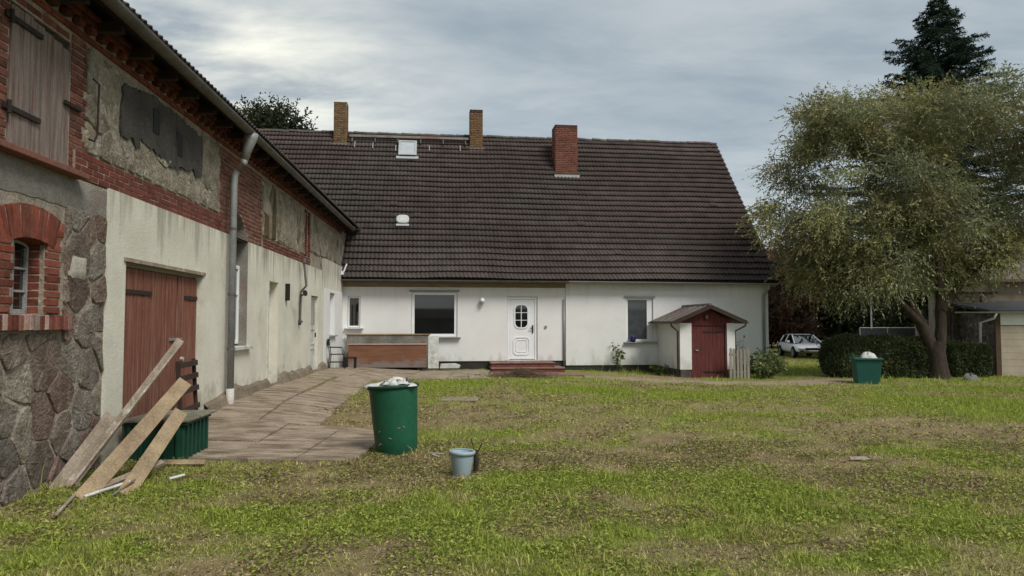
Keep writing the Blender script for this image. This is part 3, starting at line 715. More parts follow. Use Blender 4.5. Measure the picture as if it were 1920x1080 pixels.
# local: x = along the wall away from camera, y negative = out into the yard
S1 = 25.33
wA = holed_wall(1.5, 8.34, -0.4, 3.20, [(6.59, 7.12, 1.74, 2.52, 0.30)], 0.0, 0.62).build('wall', M['mortar'], barn)
doors = [(8.80, 11.46, -0.2, 2.40, 0.16), (12.93, 13.90, 1.22, 3.22, 0.26), (15.40, 16.28, 0.10, 2.56, 0.30), (19.90, 20.90, 0.18, 2.42, 0.14)]
wB = holed_wall(8.34, 21.80, -0.4, 3.22, doors, -0.03, 0.6).build('rendered_wall', M['cream'], barn)
holed_wall(21.80, S1 + 0.3, -0.4, 2.72, [(22.75, 23.70, 1.25, 2.62, 0.22)], -0.035, 0.6).build('whitewashed_wall', M['white'], barn)
holed_wall(21.80, S1 + 0.3, 2.72, 3.62, [], -0.028, 0.6).build('rendered_wall', M['cream'], barn)
wD = holed_wall(1.5, 21.80, 3.20, 5.12, [(6.50, 7.53, 3.24, 4.62, 0.10), (12.93, 13.90, 3.22, 3.70, 0.26)], 0.03, 0.62).build('upper_wall', M['mortar'], barn)
holed_wall(21.80, S1 + 1.2, 3.62, 5.12, [], 0.03, 0.62).build('upper_wall', M['mortar'], barn)
MB().box(1.5, S1, 8.4, 9.0, -0.4, 5.0).box(1.0, 1.5, 0.05, 8.95, -0.4, 5.0).build('rear_wall', M['mortar'], barn)
# rough concrete haunch at the wall foot
hm = MB(); prev = None
for i in range(90):
    s = 11.6 + (21.7 - 11.6) * i / 89; zg = G(-4.1 - 0.0738 * s, s * 0.997) - 0.05
    h = 0.16 + 0.16 * float(vnoise(s, 3.0, 1.3, 3)); wd = 0.08 + 0.12 * float(vnoise(s, 9.0, 1.7, 2))
    if any(a - 0.05 < s < b + 0.05 for a, b in ((15.4, 16.28), (19.9, 20.9))): h *= 0.35
    row = []
    for yy, z in ((-0.031, zg + 0.05 + h), (-0.031 - wd * 0.5, zg + 0.05 + h * 0.75), (-0.031 - wd, zg + 0.05), (-0.031 - wd, zg - 0.05)):
        row.append(len(hm.v)); hm.v.append((s, yy, z))
    if prev:
        for k in range(3): hm.f.append((prev[k], row[k], row[k + 1], prev[k + 1]))
    prev = row
hm.build('wall_foot', mat('wall_foot_concrete', (0.23, 0.19, 0.135), (0.15, 0.12, 0.085), 4, 0.95, 0.6, 30), barn)

# ---- fieldstones: Voronoi cells in the plane of the wall
def clip(poly, nx_, nz_, d):
    o = []
    for i in range(len(poly)):
        a, b = poly[i - 1], poly[i]; da = a[0] * nx_ + a[1] * nz_ - d; db = b[0] * nx_ + b[1] * nz_ - d
        if (da <= 0) != (db <= 0):
            t = da / (da - db); o.append((a[0] + (b[0] - a[0]) * t, a[1] + (b[1] - a[1]) * t))
        if db <= 0: o.append(b)
    return o
def shrink(poly, g):
    cx = sum(p[0] for p in poly) / len(poly); cz = sum(p[1] for p in poly) / len(poly); out_ = list(poly)
    n = len(poly)
    for i in range(n):
        a, b = poly[i - 1], poly[i]; ex, ez = b[0] - a[0], b[1] - a[1]; l = math.hypot(ex, ez)
        if l < 1e-6: continue
        nx_, nz_ = ez / l, -ex / l
        d = a[0] * nx_ + a[1] * nz_
        if cx * nx_ + cz * nz_ > d: nx_, nz_, d = -nx_, -nz_, -d
        out_ = clip(out_, nx_, nz_, d - g)
        if len(out_) < 3: return None
    return out_
def chaikin(p, k=2, q=0.22):
    for _ in range(k):
        o = []
        for i in range(len(p)):
            a, b = p[i], p[(i + 1) % len(p)]
            o += [(a[0] * (1 - q) + b[0] * q, a[1] * (1 - q) + b[1] * q), (a[0] * q + b[0] * (1 - q), a[1] * q + b[1] * (1 - q))]
        p = o
    return p
def voronoi_cells(seeds, bx):
    cells = []
    for i, (sx, sz) in enumerate(seeds):
        p = [(bx[0], bx[2]), (bx[1], bx[2]), (bx[1], bx[3]), (bx[0], bx[3])]
        for j, (tx, tz) in enumerate(seeds):
            if i == j or abs(tx - sx) + abs(tz - sz) > 2.5: continue
            nx_, nz_ = tx - sx, tz - sz; p = clip(p, nx_, nz_, (tx * tx + tz * tz - sx * sx - sz * sz) / 2)
            if len(p) < 3: break
        cells.append(p if len(p) >= 3 else None)
    return cells
def stones(parent, bx, keep, spacing, yf, seed, gap=0.016, depth=0.045, cols=STONE_COLS, jit=True, name='stone', aniso=1.0):
    rr = random.Random(seed); seeds = []
    tries = 0
    while tries < 6000:
        tries += 1
        p = (rr.uniform(bx[0], bx[1]), rr.uniform(bx[2], bx[3])); sp = spacing * (0.38 + 1.15 * float(vnoise(p[0] * 2.2 + seed, p[1] * 2.2, 1, 2)))
        if all(math.hypot((p[0] - q[0]) / aniso, p[1] - q[1]) > sp for q in seeds): seeds.append(p)
    for (sx, sz), cell in zip(seeds, voronoi_cells(seeds, bx)):
        if cell is None: continue
        for hole in keep:
            # cut the cell by the hole side that removes least
            a, b, c, d = hole
            cx = sum(p[0] for p in cell) / len(cell); cz = sum(p[1] for p in cell) / len(cell)
            if any(a < p[0] < b and c < p[1] < d for p in cell + [(cx, cz)]):
                best = None
                for nx_, nz_, dd in ((1, 0, a), (-1, 0, -b), (0, 1, c), (0, -1, -d)):
                    q = clip(cell, nx_, nz_, dd)
                    if len(q) >= 3:
                        ar = abs(sum(q[i - 1][0] * q[i][1] - q[i][0] * q[i - 1][1] for i in range(len(q)))) / 2
                        if best is None or ar > best[0]: best = (ar, q)
                cell = best[1] if best else None
                if cell is None: break
        if cell is None: continue
        p = shrink(cell, gap * rr.uniform(0.6, 1.5))
        if p is None or len(p) < 3: continue
        ar = abs(sum(p[i - 1][0] * p[i][1] - p[i][0] * p[i - 1][1] for i in range(len(p)))) / 2
        if ar < 0.004: continue
        cx = sum(q[0] for q in p) / len(p); cz = sum(q[1] for q in p) / len(p)
        p = chaikin([(q[0] + rr.uniform(-.02, .02), q[1] + rr.uniform(-.02, .02)) for q in p], 2, 0.12); p = [(q[0] + rr.uniform(-.006, .006), q[1] + rr.uniform(-.006, .006)) for q in p]; n = len(p); m = MB()
        dp_ = depth * rr.uniform(0.6, 1.25); tx, tz = rr.uniform(-.07, .07), rr.uniform(-.07, .07)
        for sc, y in ((1.0, 0.02), (0.985, -dp_ * 0.6), (0.94, -dp_ * 0.95), (0.55, -dp_ * 1.0)):
            for k, q in enumerate(p):
                ax, az = (q[0] - cx) * sc, (q[1] - cz) * sc
                m.v.append((ax, y + (ax * tx + az * tz) * (y < 0) + (rr.uniform(-.005, .005) if y < 0 else 0), az + (rr.uniform(-.006, .006) if sc < 1 else 0)))
        m.v.append((0, -dp_ * 1.08, 0))
        for k in range(3):
            for i in range(n):
                j = (i + 1) % n; m.f.append((k * n + i, k * n + j, (k + 1) * n + j, (k + 1) * n + i))
        for i in range(n): m.f.append((3 * n + i, 3 * n + (i + 1) % n, 4 * n))
        c = rr.choice(cols); f = rr.uniform(0.8, 1.2)
        me = m.mesh(name, False)
        obj(name, me, M['stone'], parent, (cx, yf, cz), (0, 0, 0), tuple(v * f for v in c))
stones(wA, (4.6, 8.33, -0.35, 2.88), [(6.30, 7.46, 1.56, 2.86)], 0.33, 0.005, 11, 0.010, 0.028, aniso=1.1)
# smooth rendered strip above the stones
def rough_panel(parent, name, mt, x0, x1, z0, z1, y, amp=0.02, st=0.09, ragged=0.04, edge=0.025):
    nx_ = max(2, int((x1 - x0) / st)); nz_ = max(2, int((z1 - z0) / st)); m = MB(); id_ = {}
    for i in range(nx_ + 1):
        for j in range(nz_ + 1):
            x = x0 + (x1 - x0) * i / nx_; z = z0 + (z1 - z0) * j / nz_; ed = i in (0, nx_) or j in (0, nz_)
            x_, z_ = x, z
            if ed:
                x_ += (float(vnoise(x * 4, z * 4, 1.5, 3)) - 0.5) * 2 * ragged * (i in (0, nx_)); z_ += (float(vnoise(x * 4 + 30, z * 4, 1.5, 3)) - 0.5) * 2 * ragged * (j in (0, nz_))
            id_[i, j] = len(m.v); m.v.append((x_, y + (float(vnoise(x * 3 + 7, z * 3, 1.2, 4)) - 0.5) * 2 * amp + (edge if ed else 0), z_))
    for i in range(nx_):
        for j in range(nz_):
            m.f.append((id_[i, j], id_[i + 1, j], id_[i + 1, j + 1], id_[i, j + 1]))
    return m.build(name, mt, parent, smooth=True)
M['greyrender'] = mat('grey_render', (0.26, 0.245, 0.215), (0.19, 0.175, 0.15), 2.5, 0.95, 0.5, 30, c3=(0.22, 0.165, 0.135), s3=2, p3=(0.5, 0.7), fine=0.3)
rough_panel(barn, 'grey_render_strip', M['greyrender'], 4.6, 8.33, 2.86, 3.17, -0.018, 0.006, 0.09, 0.02, 0.012)
rough_panel(barn, 'mortar_patch', mat('pale_mortar_patch', (0.46, 0.43, 0.36), (0.36, 0.33, 0.27), 5, 0.95, 0.4, 40), 7.54, 7.93, 2.08, 2.42, -0.030, 0.006, 0.06, 0.03, 0.04)
# ---- brick pieces
bp = Pieces(BR)
DRED = (0.195, 0.076, 0.055)
def vis(s, z): return 1.0 / (s * s + 9 + (z - 1.65) ** 2)
def course(s0, s1, z, y, off=0.0, base=DRED, h=1.0, j=0.3, mk='b', v=1.0, proud=0.004):
    x = s0 - off
    while x < s1 - 0.02:
        a, b = max(x, s0), min(x + 0.24, s1)
        if b - a > 0.035:
            inview = 6.25 < (a + b) / 2
            bp.add(random.randrange(5), T((a + b) / 2, y + 0.055 - random.uniform(-proud, proud), z, (b - a) / 0.24, 1, h, random.uniform(-.006, .006)), brickcol(base, j), v * vis(a, z) if inview else -1, mk)
        x += 0.252
def brickfield(s0, s1, z0, z1, y=0.021, holes=(), tooth=0.0, base=DRED, v=1.0):
    n = int(round((z1 - z0) / 0.0775))
    for r in range(n):
        z = z0 + (r + 0.5) * 0.0775; ext = tooth * random.choice((0, 0.5, 1.0)); segs = [(s0, s1 + ext)]
        for hf in holes:
            lim = hf(z)
            if lim:
                ns = []
                for a, b in segs:
                    if lim[0] > a: ns.append((a, min(b, lim[0])))
                    if lim[1] < b: ns.append((max(a, lim[1]), b))
                segs = ns
        for a, b in segs:
            if b - a > 0.04: course(a, b, z, y, 0.126 if r % 2 else 0.0, base, v=v)
brickfield(4.6, 6.49, 3.26, 4.72)
brickfield(7.55, 7.80, 3.26, 4.72, tooth=0.12)
brickfield(6.5, 7.54, 4.64, 4.72)
def arch2(z):
    if z > 3.72: return None
    if z < 3.22: return (12.9, 13.93)
    r = 0.5; dz = z - 3.22
    return (13.415 - math.sqrt(max(0, r * r - dz * dz)), 13.415 + math.sqrt(max(0, r * r - dz * dz)))
LRED = (0.215, 0.097, 0.072)
brickfield(12.32, 15.0, 3.24, 4.72, holes=(arch2,), base=LRED)
# arched spandrel of the recess (mortar behind the bricks)
sp = MB()
for k in range(16):
    x0 = 12.93 + 0.97 * k / 16; x1 = 12.93 + 0.97 * (k + 1) / 16
    f = lambda x: 3.22 + math.sqrt(max(0, 0.485 ** 2 - (x - 13.415) ** 2)) * 0.98
    if min(f(x0), f(x1)) < 3.70:
        sp.prism([(x0, f(x0)), (x1, f(x1)), (x1, 3.701), (x0, 3.701)], 'y', 0.031, 0.288)
sp.build('arch_spandrel', M['mortar'], barn)
# arched window surround: jambs, voussoirs, sill bricks
WR = (0.225, 0.068, 0.045)
for r in range(12):
    z = 1.78 + r * 0.0775
    lo = 0.06 if r % 2 else 0.0
    if z < 2.43:
        course(6.30 + lo, 6.585, z, -0.03, 0, WR, v=3); course(7.125, 7.40 - lo, z, -0.03, 0, WR, v=3)
        for x in (7.118, 6.592):   # bricks in the reveal
            bp.add(random.randrange(5), T(x + (0.052 if x > 7 else -0.052), 0.17, z, 1.05, 1, 1, rz=math.pi / 2), brickcol(WR, 0.25), vis(7, z) * 2, 'b')
    elif z < 2.62:
        d_ = 0.11 + 0.02 * (r - 8)
        course(6.30 + lo, 6.30 + 0.16 - 0.03 * (r - 9), z, -0.03, 0, WR, v=3); course(7.40 - 0.16 + 0.03 * (r - 9), 7.40 - lo, z, -0.03, 0, WR, v=3)
nv = 15
for k in range(nv):
    a = R(90 + 23.5 - 47 * k / (nv - 1)); rad = 1.19; cx, cz = 6.855, 1.43
    bp.add(random.randrange(5), T(cx + rad * math.cos(a), -0.03 + 0.055 - random.uniform(0, .008), cz + rad * math.sin(a), 1.34, 1, 0.86, -a), brickcol(WR, 0.38), 1, 'b')
    bp.add(random.randrange(5), T(cx + (rad - 0.08) * math.cos(a), 0.085, cz + (rad - 0.08) * math.sin(a), 0.72, 1.2, 1.0, -a), brickcol(WR, 0.25), 0.9, 'b')
for k in range(15):
    s = 6.30 + 0.083 * k
    bp.add(random.randrange(5), T(s, -0.015 + random.uniform(-.008, .008), 1.655 + random.uniform(-.004, .004), 0.60, 1.4, 1.0, math.pi / 2), brickcol(random.choice(((0.26, 0.10, 0.075), (0.22, 0.08, 0.06), (0.42, 0.31, 0.27))), 0.3), 1, 'b')
for xa, xb in ((6.31, 6.582), (7.128, 7.392)):
    MB().box(xa, xb, -0.021, 0.004, 1.745, 2.61).build('jamb_mortar', M['mortar'], barn)
arc_o = [(6.855 + 1.335 * math.cos(R(90 + t)), 1.43 + 1.335 * math.sin(R(90 + t))) for t in np.linspace(24, -24, 17)]
arc_i = [(6.855 + 1.045 * math.cos(R(90 + t)), 1.43 + 1.045 * math.sin(R(90 + t))) for t in np.linspace(-24, 24, 17)]
ar_ = MB()
for i in range(16):
    ar_.prism([arc_o[i], arc_o[i + 1], arc_i[15 - i], arc_i[16 - i]], 'y', -0.0215, 0.0045)
ar_.build('arch_mortar', M['mortar'], barn)
MB().box(7.62, 12.34, -0.006, 0.029, 3.222, 3.503).build('band_mortar', M['mortar'], barn)
MB().box(15.0, 19.74, -0.006, 0.029, 3.222, 3.435).build('band_mortar', M['mortar'], barn)
# red painted band course
PR = (0.17, 0.052, 0.039)
for r in range(4):
    course(7.62, 12.35, 3.255 + r * 0.0715, -0.012, 0.126 if r % 2 else 0, PR, 0.98, 0.14, 'r', 1.5, 0.002)
    if r < 3: course(15.0, 19.75, 3.255 + r * 0.0715, -0.012, 0.126 if r % 2 else 0, PR, 0.98, 0.2, 'r', 0.6, 0.004)
# red brick posts further along
brickfield(19.15, 19.4, 3.45, 4.72, -0.005, base=PR, v=0.5); brickfield(19.62, 19.8, 3.45, 4.72, -0.005, base=PR, v=0.5)
# stepped brick cornice under the eaves; eave shade painted into the darker bricks
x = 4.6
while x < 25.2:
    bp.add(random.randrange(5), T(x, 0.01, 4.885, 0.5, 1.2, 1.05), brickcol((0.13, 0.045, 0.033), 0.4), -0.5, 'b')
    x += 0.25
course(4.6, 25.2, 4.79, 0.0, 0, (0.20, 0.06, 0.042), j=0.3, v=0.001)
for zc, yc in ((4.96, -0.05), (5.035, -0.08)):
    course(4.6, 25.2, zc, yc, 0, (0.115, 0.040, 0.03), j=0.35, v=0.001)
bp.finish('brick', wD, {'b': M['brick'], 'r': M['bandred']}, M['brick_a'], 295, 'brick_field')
# ---- infill panels of rubble and render between the brick piers
stones(wD, (7.84, 12.30, 3.52, 4.70), [(8.60, 11.36, 3.98, 4.72)], 0.30, 0.03, 23, 0.012, 0.03, [(0.38, 0.345, 0.275), (0.33, 0.295, 0.23), (0.42, 0.385, 0.31), (0.29, 0.25, 0.195), (0.36, 0.335, 0.275)])
stones(wD, (15.02, 19.14, 3.46, 4.70), [], 0.42, 0.03, 29, 0.012, 0.03, [(0.37, 0.33, 0.26), (0.31, 0.27, 0.21), (0.42, 0.38, 0.31), (0.27, 0.23, 0.175)])
stones(wD, (19.82, 25.2, 3.64, 4.70), [], 0.50, 0.03, 31, 0.012, 0.03, [(0.34, 0.31, 0.25), (0.30, 0.26, 0.205), (0.38, 0.345, 0.28)])
rough_panel(barn, 'infill_render', M['infill'], 7.86, 12.30, 3.53, 4.70, 0.005, 0.022, 0.07, 0.05)
rough_panel(barn, 'infill_render', M['infill'], 15.03, 19.13, 3.47, 4.70, 0.005, 0.022, 0.09, 0.04)
rough_panel(barn, 'infill_render', M['infill'], 19.83, 25.2, 3.63, 4.70, 0.005, 0.022, 0.12, 0.03)
def ragged_patch(x0, x1, zb, zt, seed, mt, y0=-0.022, name='dark_patch'):
    rr = random.Random(seed); n = 14; P = []
    for i in range(n + 1): P.append((x0 + (x1 - x0) * i / n, zb[0] + (zb[1] - zb[0]) * i / n + (float(vnoise(x0 * 7 + i * 0.55, seed, 1, 2)) - 0.5) * 0.17))
    for i in range(6): P.append((x1 + rr.uniform(-.03, .03), zb[1] + 0.06 + (zt[1] - zb[1] - 0.1) * i / 5))
    for i in range(n, -1, -1): P.append((x0 + (x1 - x0) * i / n, zt[0] + (zt[1] - zt[0]) * i / n + rr.uniform(-.03, .03)))
    for i in range(5, -1, -1): P.append((x0 + rr.uniform(-.03, .03), zb[0] + 0.06 + (zt[0] - zb[0] - 0.1) * i / 5))
    m = MB().prism(P, 'y', y0, 0.03); return m.build(name, mt, barn)
ragged_patch(8.62, 9.14, (3.95, 3.90), (4.55, 4.62), 1, M['darkpatch'])
ragged_patch(9.14, 10.30, (4.02, 3.86), (4.66, 4.68), 2, M['darkpatch'], -0.018)
ragged_patch(10.30, 11.36, (3.90, 3.98), (4.66, 4.58), 3, M['darkpatch'], -0.024)
for s, z, h in ((9.60, 4.36, 0.16), (10.42, 4.24, 0.17)):
    MB().box(s - 0.10, s + 0.10, -0.028, 0.0, z - h, z + h).build('vent_slot', M['black'], barn)
MB().tube([(7.83, -0.06, 4.34), (7.97, -0.06, 4.32), (7.96, -0.06, 3.75), (7.90, -0.06, 3.66), (7.80, -0.05, 3.66)], 0.011, 6).build('iron_bracket', M['iron'], barn)
MB().prism([(15.75, 3.5), (16.0, 3.5), (16.02, 4.2), (15.9, 4.62), (15.78, 4.2)], 'y', -0.025, 0.03).build('dark_patch', mat('olive_patch', (0.10, 0.085, 0.035), (0.06, 0.05, 0.03), 3, 0.95, 0.4, 40), barn)
MB().prism([(15.1, 3.5), (15.45, 3.5), (15.42, 3.95), (15.12, 3.98)], 'y', -0.02, 0.03).build('dark_patch', mat('rust_patch', (0.13, 0.08, 0.04), (0.09, 0.055, 0.03), 3, 0.95, 0.4, 40), barn)
# ---- hayloft door: vertical boards and strap hinges, plank sill
hd = MB().box(6.50, 7.53, 0.06, 0.10, 3.25, 4.61).build('hayloft_door', M['darkwood'], barn)
xs_ = [6.52, 6.70, 6.86, 7.05, 7.21, 7.38, 7.52]
for k in range(6):
    MB().box(xs_[k] + 0.003, xs_[k + 1] - 0.003, 0.022 + random.uniform(-.004, .004), 0.06, 3.255, 4.60 - 0.02 * (k - 1) * (k > 1)).build('plank', M['greywood'], hd, bevel=0.004)
for z in (3.62, 4.46):
    MB().box(6.40, 6.98, -0.004, 0.018, z - 0.025, z + 0.025).tube([(6.47, -0.01, z - 0.06), (6.47, -0.01, z + 0.06)], 0.02, 8).build('hinge', M['iron'], hd)
MB().box(7.40, 7.72, -0.012, 0.014, 3.93, 3.97).build('hinge', M['iron'], hd)
MB().box(5.9, 7.66, -0.14, 0.02, 3.185, 3.245).build('plank_sill', mat('red_sill_board', (0.25, 0.105, 0.075), (0.18, 0.08, 0.06), 3, 0.8, 0.3, 40, (1, 6, 6)), barn, bevel=0.006)
# ---- arched window with iron glazing bars
af = MB(); y = 0.135
af.box(6.60, 6.63, y, y + 0.03, 1.75, 2.38); af.box(7.06, 7.09, y, y + 0.03, 1.75, 2.38); af.box(6.63, 7.08, y, y + 0.03, 1.745, 1.785)
af.box(6.845, 6.865, y, y + 0.025, 1.785, 2.44)
for z in (1.96, 2.18): af.box(6.63, 7.08, y + 0.002, y + 0.027, z - 0.011, z + 0.011)
af.tube([(6.615 + 0.24 - 0.24 * math.cos(R(a)), y + 0.014, 2.38 + 0.06 * math.sin(R(a))) for a in range(0, 181, 15)], 0.015, 6)
afo = af.build('arched_window', mat('pale_window_iron', (0.36, 0.37, 0.36), (0.26, 0.26, 0.25), 6, 0.7, 0.2, 50), barn)
zs_ = [1.79, 1.949, 2.169, 2.42]
for xa, xb in ((6.632, 6.844), (6.866, 7.078)):
    for za_, zb_ in zip(zs_, zs_[1:]):
        MB().box(xa, xb, y + 0.028, y + 0.033, za_, zb_).build('pane', M['glass'], afo)
# ---- big red barn door: two leaves of boards
bd = MB().box(8.82, 11.44, 0.08, 0.115, 0.0, 2.36).build('barn_door', M['darkwood'], barn)
def leaf(x0, x1, n):
    for k in range(n):
        a = x0 + (x1 - x0) * k / n; b = x0 + (x1 - x0) * (k + 1) / n
        MB().box(a + 0.003, b - 0.003, 0.045 + random.uniform(-.004, .003), 0.08, 0.02 + random.uniform(0, .02), 2.345).build('plank', M['redpaint'], bd, bevel=0.005)
leaf(8.86, 10.60, 14); leaf(10.645, 11.42, 6)
MB().box(8.88, 9.72, 0.028, 0.044, 2.02, 2.075).build('hinge', M['iron'], bd); MB().box(10.88, 11.40, 0.028, 0.044, 2.01, 2.065).build('hinge', M['iron'], bd)
MB().box(10.35, 10.78, 0.016, 0.043, 1.40, 1.435).build('bolt', M['zinc'], bd)
MB().tube([(10.80, 0.045, 1.12), (10.80, 0.0, 1.12)], 0.03, 8).build('knob', M['flash'], bd)
MB().box(8.74, 11.52, -0.055, 0.02, 2.40, 2.455).build('lintel', M['plank2'], barn, bevel=0.006)
# ---- arched recess with a white window
w2 = window(barn, 12.95, 13.88, 1.26, 2.75, 0.12, 0.07, mull=(13.41,), trans=(2.2,), sill=False)
rough_panel(barn, 'recess_render', M['greyrender'], 12.94, 13.89, 2.76, 3.69, 0.20, 0.01, 0.1, 0)
MB().box(13.878, 13.897, -0.026, 0.225, 1.23, 3.40).build('reveal_shade', M['greyrender'], barn)  # grey sheet over the cream reveal paints in its shade
MB().box(12.86, 14.02, -0.12, 0.10, 1.16, 1.222).build('window_sill', M['oldwhite'], barn, bevel=0.006)
# ---- doorway, white door, far window
MB().box(15.42, 16.26, 0.20, 0.25, 0.12, 2.54).build('passage_door', M['cream'], barn)
MB().box(15.36, 15.44, -0.05, 0.1, 0.10, 2.55).build('door_frame', M['oldwhite'], barn)
wd = MB().box(19.92, 20.88, 0.05, 0.095, 0.20, 2.40).build('white_door', M['oldwhite'], barn)
for z0, z1 in ((0.3, 0.95), (1.05, 1.5)):
    ring(rrect(20.03, 20.77, z0, z1, 0.01, 1), rrect(20.07, 20.73, z0 + 0.04, z1 - 0.04, 0.01, 1), 0.035, 0.052).build('moulding', M['oldwhite'], wd)
MB().box(20.05, 20.75, 0.04, 0.052, 1.62, 2.28).build('pane', M['bluegrey_glass'], wd)
MB().box(20.76, 20.80, 0.0, 0.05, 1.25, 1.38).build('handle', M['black'], wd)
window(barn, 22.77, 23.68, 1.27, 2.60, 0.08, 0.07, sill=True, sillmat=M['zinc'])
# ---- wall lamp, bracket and conduit
MB().box(16.9, 17.02, -0.12, -0.03, 2.18, 2.58).build('meter_box', M['black'], barn, bevel=0.01)
cd = MB().tube([(18.35, -0.07, 1.60), (18.35, -0.08, 2.45), (18.32, -0.22, 2.60), (18.30, -0.16, 3.20)], 0.03, 8).tube([(18.30, -0.16, 3.18), (18.30, -0.16, 3.30)], 0.055, 8)
cd.box(18.28, 18.42, -0.12, -0.03, 1.66, 1.72).build('conduit', M['zincdark'], barn)
MB().tube([(18.35, -0.09, 2.35), (17.9, -0.28, 2.38), (17.55, -0.34, 2.40)], 0.022, 6).tube([(17.75, -0.32, 2.37), (17.40, -0.38, 2.40)], 0.055, 8).build('lamp_bracket', M['black'], barn)
# ---- roof: eave boards, gutter, downpipe, tiles
EZ, EY, PT = 5.10, -0.36, R(35)
rf = MB(); ry = 4.55; rz_ = EZ + (ry - EY) * math.tan(PT)
XE = 26.6
rf.prism([(EY, EZ - 0.03), (ry, rz_ - 0.03), (ry, rz_ - 0.15), (EY + 0.02, EZ - 0.10)], 'x', 1.2, XE)
rf.prism([(ry, rz_ - 0.03), (9.4, EZ - 0.1), (9.4, EZ - 0.2), (ry, rz_ - 0.15)], 'x', 1.2, XE)
rfo = rf.build('roof', M['dentdark'], barn)
x = 4.8
for k in range(28):
    MB().box(x, x + 0.09, EY + 0.05, 0.1, EZ - 0.19, EZ - 0.07).build('rafter_end', M['dentdark'], barn); x += 0.78
tb = Pieces(TL)
for r in range(16):
    t = r * 0.34 - 0.05
    for c in range(84):
        x = 1.3 + c * 0.30
        b = random.uniform(0.7, 1.2)
        M4 = Matrix.Translation((x, EY + t * math.cos(PT), EZ + t * math.sin(PT) - 0.015)) @ Matrix.Rotation(PT, 4, 'X')
        tb.add(0, M4, (0.085 * b, 0.067 * b, 0.06 * b), (2 if x > 5 and r == 0 else -r), 't')
tb.finish('roof_tile', rfo, {'t': M['tile']}, M['tile_a'], 72, 'roof_tile_field')
gr_ = MB()
half_gutter((1.3, -0.44, 5.09), (12.5, -0.44, 5.01), 0.085, M['zincdark'], barn)
half_gutter((12.5, -0.44, 5.01), (24.9, -0.44, 4.92), 0.08, M['zincdark'], barn)
dpb = MB().tube([(12.5, -0.44, 4.98), (12.5, -0.43, 4.88), (12.5, -0.39, 4.72), (12.5, -0.34, 4.52)], [0.125, 0.115, 0.085, 0.062], 12)
dpb.tube([(12.5, -0.34, 4.54), (12.52, -0.32, 4.44), (12.54, -0.20, 4.34), (12.55, -0.16, 4.24), (12.55, -0.15, 4.1), (12.55, -0.15, 0.42)], 0.06, 12)
dpb = dpb.build('downpipe', M['zinc'], barn, smooth=True)
for z in (1.2, 2.15, 3.3):
    MB().tube([(12.55, -0.15, z - 0.02), (12.55, -0.15, z + 0.02)], 0.068, 12).build('pipe_clip', M['zincdark'], dpb)
MB().tube([(12.55, -0.15, 0.52), (12.55, -0.15, 0.05)], 0.066, 12).build('pipe_foot', M['pvc'], dpb, smooth=True)
MB().tube([(12.515, -0.325, 4.46), (12.54, -0.21, 4.345)], 0.07, 10).build('pipe_elbow_wrap', mat('rusty_wrap', (0.13, 0.075, 0.05), (0.1, 0.08, 0.06), 5, 0.8, 0.3, 40), dpb)

# ================================================================== PORCH
porch = thing('entrance_porch', 'small white porch with red plank door and pitched roof built against the farmhouse', 'porch', (0.385, 26, 0), HA)
px0, px1, pyf = 5.00, 6.92, -2.42
MB().box(px0, px0 + 0.14, pyf + 0.001, -0.075, 0.10, 1.66).build('side_wall', M['white'], porch)
MB().box(px1 - 0.14, px1, pyf + 0.001, -0.075, 0.10, 1.66).build('side_wall', M['white'], porch)
MB().box(px0 - 0.002, px0 + 0.40, pyf, pyf + 0.14, 0.10, 1.655).build('front_wall', M['white'], porch)
MB().box(px1 - 0.28, px1 + 0.002, pyf, pyf + 0.14, 0.10, 1.655).build('front_wall', M['white'], porch)
MB().box(px0 + 0.012, px0 + 0.39, pyf + 0.012, -0.08, -0.45, 0.10).box(px1 - 0.27, px1 - 0.012, pyf + 0.012, -0.08, -0.45, 0.10).build('plinth', mat('porch_plinth', (0.10, 0.085, 0.075), (0.06, 0.05, 0.045), 5, 0.9, 0.4, 40), porch)
pxc = (px0 + px1) / 2
gb = MB().prism([(px0 + 0.02, 1.656), (px1 - 0.02, 1.656), (pxc, 2.16)], 'y', pyf + 0.06, pyf + 0.10).build('gable', M['darkwood'], porch)
n_ = 9
for k in range(n_):
    a = px0 + 0.08 + (px1 - px0 - 0.16) * k / n_; b = px0 + 0.08 + (px1 - px0 - 0.16) * (k + 1) / n_
    f = lambda x: 1.66 + max(0.012, (1 - abs(x - pxc) / (pxc - px0)) * 0.50)
    MB().prism([(a + 0.003, 1.645), (b - 0.003, 1.645), (b - 0.003, f(b)), (a + 0.003, f(a))], 'y', pyf + 0.012, pyf + 0.06).build('gable_board', M['porchred'], gb)
pdx0, pdx1 = px0 + 0.41, px1 - 0.29
MB().box(pdx0, pdx0 + 0.05, pyf + 0.02, pyf + 0.12, -0.22, 1.64).box(pdx1 - 0.05, pdx1, pyf + 0.02, pyf + 0.12, -0.22, 1.64).box(pdx0 + 0.05, pdx1 - 0.05, pyf + 0.02, pyf + 0.12, 1.58, 1.64).build('door_frame', M['porchred'], porch)
pd = MB().box(pdx0 + 0.052, pdx1 - 0.052, pyf + 0.085, pyf + 0.115, -0.19, 1.578).build('porch_door', M['porchred'], porch)
for k in range(8):
    w_ = (pdx1 - pdx0 - 0.11) / 8; a = pdx0 + 0.055 + k * w_
    MB().box(a + 0.002, a + w_ - 0.002, pyf + 0.06 + random.uniform(-.003, .003), pyf + 0.085, -0.18, 1.575).build('plank', M['porchred'], pd, bevel=0.004)
for z in (0.02, 1.36):
    MB().box(pdx0 + 0.42, pdx1 - 0.06, pyf + 0.04, pyf + 0.056, z - 0.025, z + 0.025).build('hinge', M['iron'], pd)
MB().box(pdx0 + 0.14, pdx0 + 0.24, pyf + 0.02, pyf + 0.056, 0.72, 0.76).build('latch', M['zinc'], pd)
